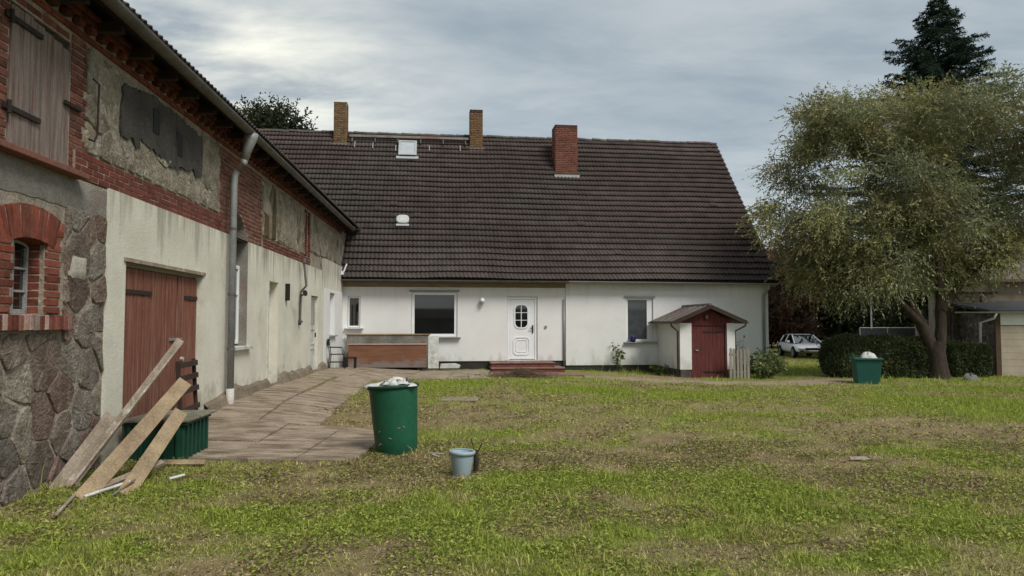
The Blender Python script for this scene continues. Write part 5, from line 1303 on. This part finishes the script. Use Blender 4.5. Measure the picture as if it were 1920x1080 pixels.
# ================================================================== VEGETATION
def leafmesh(name, P, D, Lg, Wd, col, mt, parent, bendz=0.0, loc=(0, 0, 0)):
    """rhombic leaves: base points P, directions D, lengths, widths, colours"""
    n = len(P); rng = np.random.default_rng(n)
    D = D / (np.linalg.norm(D, axis=1, keepdims=True) + 1e-9)
    u = rng.normal(size=(n, 3)); s = np.cross(D, u); s /= (np.linalg.norm(s, axis=1, keepdims=True) + 1e-9)
    Lg = np.broadcast_to(Lg, n)[:, None]; Wd = np.broadcast_to(Wd, n)[:, None]
    V = np.empty((n, 4, 3)); V[:, 0] = P; V[:, 1] = P + D * Lg * 0.45 + s * Wd * 0.5; V[:, 2] = P + D * Lg; V[:, 3] = P + D * Lg * 0.45 - s * Wd * 0.5
    V[:, 2, 2] -= bendz * Lg[:, 0]
    F = np.arange(n * 4).reshape(n, 4)
    C = np.repeat(col, 4, axis=0)
    return obj(name, npmesh(name, V.reshape(-1, 3), F, C), mt, parent, loc)
def branches(trunks, targets, seed, r0=0.05, curve=0.25, npt=5):
    """grow limbs from trunk polylines to the targets; returns tubes [(pts, radii)]"""
    rng = random.Random(seed); nodes = []; tubes = []
    for pts, rad in trunks:
        tubes.append((pts, rad))
        for i in range(len(pts) - 1):
            for f in (0.0, 0.33, 0.66):
                p = Vector(pts[i]).lerp(Vector(pts[i + 1]), f); nodes.append((p, rad[i] * (1 - f) + rad[i + 1] * f))
        nodes.append((Vector(pts[-1]), rad[-1]))
    root = Vector(trunks[0][0][-1])
    targets = sorted([Vector(t) for t in targets], key=lambda t: (t - root).length)
    for t in targets:
        best = min(nodes, key=lambda q: (q[0] - t).length + (3.0 if q[0].z > t.z + 0.3 else 0) - q[1] * 2)
        a = best[0]; r = min(best[1] * 0.7, max(r0 * 0.35, r0 * (t - a).length * 0.6)); d = t - a
        side = Vector((rng.uniform(-1, 1), rng.uniform(-1, 1), rng.uniform(0.0, 1.0))) * d.length * curve
        pts = []; rad = []
        for i in range(npt):
            f = i / (npt - 1); p = a + d * f + side * (f * (1 - f)); pts.append(p); rad.append(max(0.008, r * (1 - 0.75 * f)))
            if i: nodes.append((p, rad[-1]))
        tubes.append((pts, rad))
    return tubes
def shell_points(n, c, rad, rng, lo=0.55, hi=1.0, zmin=-1.0):
    P = []
    while len(P) < n:
        v = rng.normal(size=3); v /= np.linalg.norm(v)
        if v[2] < zmin: continue
        P.append(np.array(c) + v * np.array(rad) * rng.uniform(lo, hi))
    return np.array(P)
def colvar(rng, n, base, j=0.25, hue=0.12):
    f = (1 + rng.uniform(-j, j, n))[:, None]; c = np.array(base)[None] * f
    c[:, 0] *= 1 + rng.uniform(-hue, hue, n); c[:, 1] *= 1 + rng.uniform(-hue, hue, n) * 0.5
    return c
def make_tree(name, label, loc, trunks, targets, per, spread, Lg, Wd, cols, seed, droop=0.3, strand=8, strand_len=0.7, group=None, cat='tree', r0=0.05, up=0.0, limb_n=6):
    rng = np.random.default_rng(seed); t = thing(name, label, cat, loc, 0, group)
    tubes = branches(trunks, targets, seed, r0)
    m = MB()
    for k, (pts, rad) in enumerate(tubes): m.tube(pts, rad, 10 if k < len(trunks) else limb_n, cap=False)
    m.build('trunk', M['bark'], t, smooth=True)
    P = []; D = []; C = []; centre = np.mean(np.array([list(q) for q in targets]), axis=0)
    for q in targets:
        q = np.array(list(q)); ns = max(1, per // strand); tone = rng.uniform(0.6, 1.4); base = np.array(cols[rng.integers(len(cols))]) * tone
        outv = q - centre; outv = outv / (np.linalg.norm(outv) + 1e-6)
        for s in range(ns):
            st_ = q + rng.normal(size=3) * spread * np.array([1, 1, 0.8])
            d = rng.normal(size=3) * 0.75 + outv * 0.6 + np.array([0, 0, up]); d /= np.linalg.norm(d)
            l = strand_len * rng.uniform(0.5, 1.3)
            f = np.linspace(0, 1, strand)[:, None]
            pts = st_ + d * f * l + np.array([0, 0, -1.0]) * droop * l * f ** 2
            ld = d + rng.normal(size=(strand, 3)) * 0.6 + np.array([0, 0, -droop])
            P.append(pts); D.append(ld); C.append(colvar(rng, strand, base, 0.22))
    P = np.vstack(P); D = np.vstack(D); C = np.vstack(C); n = len(P)
    leafmesh('crown', P, D, Lg * rng.uniform(0.6, 1.3, n), Wd * rng.uniform(0.7, 1.3, n), C, M['leaf'], t, 0.1)
    return t

# ---- willow in front of the outbuildings
rng = np.random.default_rng(21)
wz = G(14.5, 24.5)
trunks = [([(0.05, 0, -0.15), (0.0, 0, 0.5), (-0.05, 0, 1.0), (-0.02, 0, 1.25)], [0.36, 0.28, 0.27, 0.27]),
          ([(-0.10, 0, 0.85), (-0.45, 0.05, 1.7), (-0.85, 0.1, 2.6), (-1.3, 0.2, 3.6), (-1.9, 0.2, 4.7), (-2.4, 0, 5.7)], [0.22, 0.19, 0.16, 0.13, 0.10, 0.06]),
          ([(0.06, 0, 0.95), (0.15, 0, 1.8), (0.2, 0.1, 2.8), (0.05, -0.1, 3.8), (0.55, 0.1, 5.0), (0.45, 0, 6.6)], [0.20, 0.17, 0.14, 0.11, 0.08, 0.04]),
          ([(0.18, 0, 2.3), (0.9, 0.1, 3.2), (1.9, 0.2, 4.1), (3.0, 0.2, 5.0), (4.0, 0, 5.8)], [0.14, 0.12, 0.10, 0.08, 0.05]),
          ([(-0.5, 0, 1.8), (-1.4, -0.3, 2.6), (-2.6, -0.4, 3.2), (-4.0, -0.3, 4.0)], [0.12, 0.10, 0.08, 0.05])]
tg = []
def addc(n, c, rad, lo=0.35, zmin=-0.8):
    global tg
    tg += list(shell_points(n, c, rad, rng, lo, 1.0, zmin))
addc(64, (-3.2, 0, 7.3), (2.7, 2.2, 2.2))
addc(34, (-3.4, 0, 8.6), (1.8, 1.8, 1.2))
addc(70, (0.4, 0, 8.5), (3.0, 2.2, 2.1))
addc(70, (3.9, 0, 7.7), (2.9, 2.3, 2.4))
addc(50, (-4.3, 0, 5.3), (2.1, 1.9, 1.7))
addc(60, (-0.6, 0.3, 5.7), (2.8, 2.2, 1.9), 0.2)
addc(60, (3.6, 0, 5.2), (2.9, 2.0, 2.0))
addc(30, (-3.8, 0.4, 4.1), (1.3, 1.2, 1.0))
addc(36, (-2.2, 0.2, 3.5), (1.9, 1.6, 1.0))
addc(36, (1.6, 0.3, 3.8), (2.2, 1.6, 1.0))
addc(26, (4.6, 0.3, 3.9), (1.8, 1.6, 0.9))
tg = [np.array([q[0] * 0.90 if q[0] < 0 else q[0], q[1], q[2]]) for q in tg]
tg = [q for q in tg if not (q[0] > 0.8 and q[2] < 3.3 + (q[0] - 0.8) * 0.62)]
tg = [q for q in tg if all(math.hypot(q[0] - gx_, (q[2] - gz_) * 1.25) > gr2 for gx_, gz_, gr2 in ((-2.9, 7.5, 0.95), (-2.4, 6.4, 0.8), (0.5, 7.0, 0.8), (1.9, 7.7, 0.85), (-1.2, 5.0, 0.55), (3.7, 6.4, 0.75), (-4.4, 6.0, 0.6)))]
WC = [(0.28, 0.28, 0.12), (0.25, 0.265, 0.135), (0.32, 0.295, 0.115), (0.23, 0.25, 0.14), (0.265, 0.245, 0.125), (0.31, 0.31, 0.15)]
make_tree('willow_tree', 'large olive willow tree with forked trunk growing behind the hedge', (14.5, 24.6, wz), trunks, tg, 520, 0.27, 0.125, 0.042, WC, 5, droop=0.34, strand=10, strand_len=0.66, r0=0.075, up=0.35)

# ---- spruce behind
def spruce(loc, H, Rb, seed, label):
    rng = np.random.default_rng(seed); t = thing('spruce_tree', label, 'tree', loc)
    m = MB().tube([(0, 0, 0), (0, 0, H * 0.5), (0, 0, H)], [0.28, 0.16, 0.015], 8); P = []; D = []; C = []
    z = H * 0.28
    while z < H - 0.15:
        f = (H - z) / (H * 0.72); nb = 7 if f > 0.15 else 5; a0 = rng.uniform(0, 6.28)
        for k in range(nb):
            a = a0 + 6.283 * k / nb + rng.uniform(-.25, .25); ln = Rb * (f ** 0.82) * rng.uniform(0.5, 1.3) + 0.12
            tip = np.array([math.cos(a) * ln, math.sin(a) * ln, z - 0.10 * ln + 0.12 * ln * rng.uniform(-0.3, 1.6)]); a_ = np.array([0, 0, z]); mid = (a_ + tip) / 2 - np.array([0, 0, 0.10 * ln])
            pts = [a_, mid, tip]; m.tube([tuple(p) for p in pts], [0.035 * f + 0.012, 0.02 * f + 0.01, 0.006], 4, cap=False)
            ns = int(30 * ln) + 10
            for s in range(ns):
                u = rng.uniform(0.1, 1.0); p = a_ * (1 - u) ** 2 + 2 * mid * u * (1 - u) + tip * u * u
                sd = rng.choice((-1, 1)); d0 = tip - a_; d0 /= np.linalg.norm(d0); pr_ = np.array([-d0[1], d0[0], 0]) * sd
                l = 0.55 * (1.15 - u) * min(1, ln) + 0.12; n2 = 7
                g = np.linspace(0, 1, n2)[:, None]; dd = d0 * 0.6 + pr_ * 0.8 + np.array([0, 0, -0.35])
                q = p + dd * g * l; P.append(q); D.append(dd + rng.normal(size=(n2, 3)) * 0.55); C.append(colvar(rng, n2, (0.020, 0.042, 0.024), 0.3))
        z += 0.52 * (0.5 + 0.5 * f) * rng.uniform(0.8, 1.2)
    m.build('trunk', M['bark'], t, smooth=True)
    P = np.vstack(P); D = np.vstack(D); C = np.vstack(C)
    leafmesh('crown', P, D, 0.17 * rng.uniform(0.7, 1.3, len(P)), 0.05, C, M['leaf'], t)
spruce((24.1, 40.0, -0.5), 20.6, 8.0, 3, 'tall dark spruce rising behind the willow')

# ---- tree behind the left end of the roof
rng = np.random.default_rng(8); tg = list(shell_points(26, (0, 0, 13.6), (2.0, 1.8, 2.7), rng, 0.3)) + list(shell_points(22, (0.5, 0, 12.3), (2.7, 2.3, 2.0), rng, 0.3))
make_tree('birch_tree', 'dark bushy tree showing above the roof ridge beside the barn', (-15.4, 45.0, -0.9), [([(0, 0, 0), (0.1, 0, 6), (0, 0, 11), (0, 0, 15.5)], [0.3, 0.24, 0.14, 0.03])], tg, 900, 0.5, 0.24, 0.12, [(0.035, 0.045, 0.02), (0.045, 0.052, 0.022), (0.03, 0.036, 0.018)], 8, droop=0.1, strand=6, strand_len=0.7, up=0.5, r0=0.03)
tg = list(shell_points(14, (0, 0, 13.0), (1.6, 1.5, 1.6), rng, 0.3))
make_tree('bare_tree', 'sparse thin tree beside the dark bushy tree above the ridge', (-13.3, 46.0, -0.6), [([(0, 0, 0), (0, 0, 6), (0.1, 0, 12)], [0.2, 0.14, 0.05])], tg, 45, 0.5, 0.20, 0.09, [(0.06, 0.055, 0.03)], 18, droop=0.1, strand=5, strand_len=0.7, up=0.5, r0=0.03)

# ---- trees and shrubs beyond the car
def shrub(name, label, loc, rx, ry, h, cols, n_t, per, Lg, Wd, seed, z0=0.15, group=None, cat='tree'):
    rng = np.random.default_rng(seed); tgt = list(shell_points(n_t, (0, 0, h * 0.52), (rx, ry, h * 0.48), rng, 0.35, 1.0)); tgt = [q for q in tgt if q[2] > z0]
    return make_tree(name, label, loc, [([(0, 0, -0.2), (0.05, 0, h * 0.25), (0, 0.05, h * 0.6)], [0.05 * h * 0.5 + 0.03, 0.04 * h * 0.5 + 0.02, 0.02])], tgt, per, min(rx, h) * 0.16, Lg, Wd, cols, seed, 0.2, 6, min(rx, h) * 0.16 + 0.1, group, cat)
COP = [(0.20, 0.115, 0.075), (0.16, 0.09, 0.062), (0.23, 0.14, 0.085), (0.15, 0.105, 0.066)]
DKG = [(0.065, 0.082, 0.04), (0.085, 0.10, 0.05), (0.055, 0.068, 0.036)]
shrub('copper_beech', 'dark reddish brown tree directly behind the white car', (18.6, 50.0, -0.5), 3.0, 2.6, 7.2, COP, 60, 300, 0.26, 0.14, 51)
shrub('copper_beech', 'reddish brown tree between the farmhouse gable and the white car', (14.6, 48.5, -0.5), 2.6, 2.4, 7.6, COP, 50, 300, 0.26, 0.14, 52)
shrub('yew_tree', 'low dark green evergreen tree right of the white car behind the hedge', (22.6, 50.0, -0.5), 2.6, 2.2, 5.2, DKG, 50, 300, 0.24, 0.13, 53)
shrub('yew_tree', 'dark evergreen tree behind the low pale fieldstone wall', (27.0, 46.0, -0.5), 3.2, 2.4, 6.6, DKG, 50, 300, 0.26, 0.14, 54)
shrub('lime_tree', 'broad dark olive tree far behind the willow trunk', (31.5, 54.0, -0.5), 4.2, 3.0, 9.5, [(0.10, 0.092, 0.045), (0.085, 0.082, 0.04)], 60, 300, 0.32, 0.17, 55)
shrub('lime_tree', 'broad olive brown tree far behind the white car', (22.5, 60.0, -0.5), 5.0, 3.0, 8.6, [(0.11, 0.086, 0.048), (0.10, 0.074, 0.044)], 70, 300, 0.34, 0.18, 56)
shrub('lime_tree', 'broad dark tree far behind the farmhouse gable', (15.5, 60.0, -0.5), 4.5, 3.0, 7.8, [(0.10, 0.078, 0.044), (0.09, 0.068, 0.04)], 60, 300, 0.34, 0.18, 57)
# ---- clipped hedge and side bush
def hedge(name, label, loc, rz, lx, ly, lz, n, seed, cols=DKG):
    rng = np.random.default_rng(seed); t = thing(name, label, 'hedge', loc, rz)
    m = MB()
    for k in range(int(lx / 0.35)):
        x = -lx / 2 + 0.2 + k * 0.35
        for j in range(3): m.tube([(x, rng.uniform(-.2, .2), -0.1), (x + rng.uniform(-.2, .2), rng.uniform(-.3, .3) * ly, lz * 0.5), (x + rng.uniform(-.3, .3), rng.uniform(-.45, .45) * ly, lz * 0.92)], [0.025, 0.018, 0.008], 5, cap=False)
    m.build('stems', M['bark'], t, smooth=True)
    U = rng.uniform(-1, 1, (n, 3)); e = rng.integers(0, 3, n); sg = rng.choice((-1, 1), n); dep = rng.exponential(0.10, n)
    for a in range(3):
        k = e == a; U[k, a] = sg[k] * np.clip(1 - dep[k] * (1.4 if a == 1 else 1.0), -1, 1)
    pw = np.linalg.norm(U, ord=6, axis=1, keepdims=True); U = U / np.maximum(pw, 1) 
    X = U[:, 0] * lx / 2; Y = U[:, 1] * ly / 2; Z = (U[:, 2] * 0.5 + 0.5) * lz
    bul = 1 + (vnoise(X * 1.9 + seed, Y * 1.9 + Z * 1.6, 1, 3) - 0.5) * 0.55 + rng.exponential(0.02, n)
    P = np.stack([X * (1 + (bul - 1) * 0.3), Y * bul, Z * (1 + (bul - 1) * 0.45) + 0.05], -1)
    D = U * np.array([0.5, 1, 1]) + rng.normal(size=(n, 3)) * 0.7 + np.array([0, 0, 0.25])
    tone = 0.55 + 0.9 * vnoise(X * 3, Z * 3 + Y, 1, 2)
    C = colvar(rng, n, (1, 1, 1), 0.25) * np.array(cols)[rng.integers(0, len(cols), n)] * tone[:, None]
    leafmesh('foliage', P, D, 0.085 * rng.uniform(0.7, 1.3, n), 0.05, C, M['leaf'], t)
HG = [(0.075, 0.105, 0.04), (0.06, 0.088, 0.035), (0.10, 0.125, 0.048), (0.12, 0.12, 0.06)]
hedge('clipped_hedge', 'clipped dark green hedge between the teal container and the willow', (12.85, 25.3, -0.25), R(-3), 3.7, 1.3, 1.36, 34000, 61, HG)
hedge('rounded_bush', 'rounded dark green bush right of the willow trunk', (15.9, 25.6, -0.25), 0, 1.5, 1.2, 1.15, 12000, 62, HG)
# ---- shrub by the fence, plants at the wall
shrub('leafy_shrub', 'low leafy green shrub next to the picket fence', (8.65, 24.55, -0.28), 0.55, 0.5, 0.95, [(0.19, 0.23, 0.085), (0.24, 0.27, 0.11), (0.15, 0.185, 0.07)], 40, 60, 0.10, 0.06, 63, 0.05, cat='shrub')
def stemplant(name, label, loc, h, nst, seed, spread=0.16, cols=((0.11, 0.145, 0.05),), Lg=0.13, nl=9, cat='plant', r=0.008):
    rng = np.random.default_rng(seed); t = thing(name, label, cat, loc); m = MB(); P = []; D = []; C = []
    for k in range(nst):
        a = rng.uniform(0, 6.28); hh = h * rng.uniform(0.55, 1.0); tip = np.array([math.cos(a) * spread, math.sin(a) * spread, hh]); b = np.array([math.cos(a) * 0.04, math.sin(a) * 0.04, -0.03])
        m.tube([tuple(b), tuple((b + tip) / 2 + rng.normal(size=3) * 0.02), tuple(tip)], [r, r * 0.8, r * 0.4], 5, cap=False)
        for j in range(nl):
            u = rng.uniform(0.2, 1); P.append(b + (tip - b) * u); D.append(np.array([rng.normal(), rng.normal(), rng.uniform(-0.3, 0.6)])); C.append(np.array(cols[rng.integers(len(cols))]) * rng.uniform(0.7, 1.35))
    m.build('stem', mat('plant_stem', (0.10, 0.12, 0.05)), t, smooth=True); n = len(P)
    leafmesh('leaves', np.array(P), np.array(D), Lg * rng.uniform(0.6, 1.3, n), Lg * 0.72, np.array(C), M['leaf'], t, 0.25)
    return t
stemplant('mallow_plant', 'tall leafy mallow plant growing against the white wall', hx(3.42, -0.42, -0.06), 1.28, 7, 71, 0.22, ((0.18, 0.21, 0.09), (0.24, 0.26, 0.14), (0.10, 0.135, 0.055)), 0.15, 12)
stemplant('climbing_plant', 'thin climbing plant at the porch corner behind the picket fence', (7.72, 24.55, -0.25), 1.62, 6, 72, 0.16, ((0.05, 0.07, 0.03), (0.10, 0.11, 0.05)), 0.10, 16)
stemplant('weed_clump', 'green weed clump at the foot of the white wall near the porch', hx(4.55, -1.5, -0.1), 0.35, 14, 73, 0.3, ((0.10, 0.15, 0.035),), 0.12, 7)
# dead twigs heap in front of the steps
rng = np.random.default_rng(77); m = MB()
for k in range(420):
    a = rng.uniform(0, 6.28); r_ = abs(rng.normal()) * 0.46; p = np.array([r_ * math.cos(a) * 1.5, r_ * math.sin(a) * 0.7, rng.uniform(0, 0.30) * math.exp(-r_ * 1.3) + 0.01]); d = rng.normal(size=3) * np.array([0.3, 0.2, 0.06])
    m.tube([tuple(p - d / 2), tuple(p + d * 0.1 + rng.normal(size=3) * 0.02), tuple(p + d / 2)], 0.006, 4, cap=False)
tag(m.build('twig_heap', mat('dead_twigs', (0.17, 0.115, 0.075), (0.10, 0.07, 0.045), 6, 0.9, 0, 30), None, (0.30, 22.2, G(0.30, 22.2)), (0, 0, 0.1)), 'heap of dead brown twigs on the grass in front of the red steps', 'twigs', kind='stuff')
# stone by the willow
m = lumpy(0.26, 0.24, 88, 14, 5, (0, 0, 0), 0.35); tag(m.build('boulder', mat('boulder_stone', (0.20, 0.195, 0.19), (0.14, 0.135, 0.13), 5, 0.9, 0.6, 30), None, (14.95, 23.6, G(14.95, 23.6) - 0.04), smooth=True), 'small grey boulder at the foot of the willow', 'boulder')

# ================================================================== GRASS (stuff)
def paved(x, y):
    dw = x + 4.1 + 0.074 * y; j = (vnoise(x * 5, y * 5, 1, 2) - 0.5) * 0.35 + (vnoise(x, y, 1.2, 2) - 0.55) * 0.5
    p = (y > 8.72 + j * 0.5 - (x + 4) * 0.1) & (y < 11.2 + j) & (x < -1.9 + j * 1.6)
    p |= (y >= 11.0) & (y < 19.6) & (dw < 1.88 + j)
    yl = y - 0.115 * x
    p |= (yl > 19.5 + j) & (yl < 21.4 + j) & (x < -3.1 + j)
    p |= (yl > 21.25 + j) & (x < -0.7 + j) & (yl < 26)
    p |= (yl > 23.05 + j) & (x > -0.8) & (x < 2.55 + j) & (yl < 26)
    xi = np.clip(np.interp(x, [q[0] for q in pts_c], [q[1] for q in pts_c]), 0, 99); hwid = np.interp(x, [q[0] for q in pts_c], [q[2] for q in pts_c])
    p |= (np.abs(y - xi) < hwid * 0.85 + j * 0.8) & (x > 2.2) & (x < 11.4)
    return p
def solid(x, y):
    b = (x + 4.1 + 0.074 * y) < 0.06
    lx = (x - 0.385) * math.cos(HA) + (y - 26) * math.sin(HA); ly = -(x - 0.385) * math.sin(HA) + (y - 26) * math.cos(HA)
    b |= (ly > -0.06) & (ly < 10.4) & (lx < HR + 0.03)
    b |= (lx > px0) & (lx < px1) & (ly > pyf) & (ly < 0)
    b |= (np.hypot(x + 1.45, y - 9.3) < 0.26) | (np.hypot(x + 0.545, y - 7.86) < 0.10)
    b |= (np.abs(x - 10.95) < 0.3) & (np.abs(y - 22.35) < 0.3)
    return b
def blades(n, ylo, yhi, hmu, wmu, seed, segs):
    rng = np.random.default_rng(seed)
    y = np.sqrt(rng.uniform(ylo ** 2, yhi ** 2, n)); x = rng.uniform(-0.80, 0.80, n) * (y + 1.2)
    k = ~solid(x, y); x, y = x[k], y[k]
    pv = paved(x, y); k = ~pv | (rng.random(len(x)) < 0.03 * (vnoise(x, y, 2.2, 2) > 0.5) + 0.006); x, y = x[k], y[k]
    g = patch(x, y); n = len(x)
    k = rng.random(n) < (0.45 + 0.55 * np.clip(g * 1.4, 0, 1)) * (0.55 + 0.9 * vnoise(x, y, 3.3, 2)); x, y, g = x[k], y[k], g[k]; n = len(x)
    dry = rng.random(n) > np.clip(g * 1.35 + 0.10, 0, 1)
    tall = 1 + 0.9 * np.exp(-((x + 4.1 + 0.074 * y) / 0.35) ** 2) + 0.9 * np.exp(-(np.hypot(x + 1.4, y - 9.25) / 0.42) ** 2) + 0.5 * (vnoise(x, y, 1.1, 2) > 0.62)
    h = hmu * rng.lognormal(0, 0.42, n) * (0.75 + 0.5 * g) * (0.35 + 1.3 * vnoise(x + 5, y, 4.2, 2)) * tall * np.where(dry, 0.85, 1.0)
    lean = np.where(dry, rng.uniform(0.6, 1.9, n), rng.uniform(0.15, 1.25, n)); a = rng.uniform(0, 2 * math.pi, n)
    z0 = ground(x, y) + bumps(x, y) - 0.006
    wd = wmu * rng.uniform(0.6, 1.5, n)
    dirx, diry = np.cos(a), np.sin(a); fa = rng.uniform(0, 2 * math.pi, n); sx, sy = np.cos(fa), np.sin(fa)
    ux = dirx * np.sin(lean); uy = diry * np.sin(lean); uz = np.cos(lean)
    cg = np.array([[0.295, 0.355, 0.055], [0.37, 0.415, 0.075], [0.215, 0.27, 0.046]])[rng.integers(0, 3, n)]
    cm = np.array([[0.37, 0.36, 0.11], [0.44, 0.41, 0.14], [0.28, 0.28, 0.088]])[rng.integers(0, 3, n)]
    cd = np.array([[0.52, 0.43, 0.215], [0.36, 0.28, 0.145], [0.62, 0.53, 0.29], [0.23, 0.17, 0.10], [0.45, 0.39, 0.18]])[rng.integers(0, 5, n)]
    gl = np.clip((g - 0.35) / 0.4, 0, 1)[:, None]
    col = np.where(dry[:, None], cd, cm * (1 - gl) + cg * gl) * rng.uniform(0.8, 1.4, n)[:, None]
    if segs == 2:
        V = np.empty((n, 5, 3)); mid = 0.55
        for kx, (s_, f, zf) in enumerate(((-1, 0, 0), (1, 0, 0), (0.8, mid, mid), (-0.8, mid, mid), (0, 1, 1))):
            bx = f ** 1.0; ext = f * h
            V[:, kx, 0] = x + sx * wd * 0.5 * s_ + (ux if f == 1 else ux * 0.55) * ext
            V[:, kx, 1] = y + sy * wd * 0.5 * s_ + (uy if f == 1 else uy * 0.55) * ext
            V[:, kx, 2] = z0 + np.maximum((uz if f == 1 else np.sqrt(np.maximum(0.05, 1 - (0.55 * np.sin(lean)) ** 2))) * ext, 0.0 if f == 0 else 0.006)
        b = np.arange(n)[:, None] * 5
        F = np.concatenate([b + np.array([[0, 1, 2]]), b + np.array([[0, 2, 3]]), b + np.array([[3, 2, 4]])], 0)
        C = np.repeat(col, 5, 0)
    else:
        V = np.empty((n, 3, 3))
        for kx, (s_, f) in enumerate(((-1, 0), (1, 0), (0, 1))):
            V[:, kx, 0] = x + sx * wd * 0.5 * s_ + ux * f * h; V[:, kx, 1] = y + sy * wd * 0.5 * s_ + uy * f * h; V[:, kx, 2] = z0 + np.maximum(uz, 0.1) * f * h
        F = np.arange(n * 3).reshape(n, 3); C = np.repeat(col, 3, 0)
    return npmesh('grass', V.reshape(-1, 3), F, C)
tag(obj('grass', blades(260000, 4.2, 9.5, 0.036, 0.008, 101, 2), M['grass']), 'short patchy grass and dry thatch over the near lawn', 'grass', kind='stuff')
tag(obj('grass', blades(330000, 9.5, 20.0, 0.05, 0.012, 102, 1), M['grass']), 'short patchy grass over the middle of the lawn', 'grass', kind='stuff')
tag(obj('grass', blades(220000, 20.0, 45.0, 0.065, 0.022, 103, 1), M['grass']), 'green grass along the house and beyond the hedge', 'grass', kind='stuff')

# broad low leaves of weeds and clover scattered through the near lawn
def weeds(n, ylo, yhi, seed, L0):
    rng = np.random.default_rng(seed); y = np.sqrt(rng.uniform(ylo ** 2, yhi ** 2, n)); x = rng.uniform(-0.80, 0.80, n) * (y + 1.2)
    k = ~solid(x, y) & ~paved(x, y) & (rng.random(n) < np.clip((vnoise(x, y, 1.9, 3) - 0.38) * 4, 0.05, 1)); x, y = x[k], y[k]; n = len(x); g = patch(x, y)
    P = np.stack([x, y, ground(x, y) + bumps(x, y) + rng.uniform(0.0, 0.035, n)], -1)
    D = np.stack([rng.normal(size=n), rng.normal(size=n), rng.uniform(0.0, 0.9, n)], -1)
    brown = rng.random(n) > np.clip(g * 1.4 + 0.25, 0, 1)
    C = np.where(brown[:, None], np.array([[0.30, 0.235, 0.125], [0.21, 0.16, 0.09], [0.37, 0.31, 0.165]])[rng.integers(0, 3, n)], np.array([[0.30, 0.36, 0.06], [0.22, 0.29, 0.05], [0.40, 0.42, 0.11]])[rng.integers(0, 3, n)]) * rng.uniform(0.7, 1.3, n)[:, None]
    o = leafmesh('lawn_weeds', P, D, L0 * rng.uniform(0.6, 1.5, n), L0 * 0.42, C, M['grass'], None, 0.3)
    return o
tag(weeds(230000, 4.2, 10.0, 201, 0.038), 'broad weed leaves and dead leaf litter in the near lawn', 'weeds', kind='stuff')
tag(weeds(90000, 10.0, 21.0, 202, 0.06), 'weed leaves through the far half of the lawn', 'weeds', kind='stuff')
# long low shed behind the camera, seen only as a dark reflection in the windows
ls = thing('long_shed', 'long low dark shed mirrored in the large window', 'shed', (-30, -32, 0))
MB().box(0, 60, 0, 6, 0, 2.3).build('wall', M['farstone'], ls)
MB().prism([(6.4, 2.2), (3, 3.3), (-0.4, 2.2)], 'x', -0.4, 60.4).build('roof', M['dentdark'], ls)
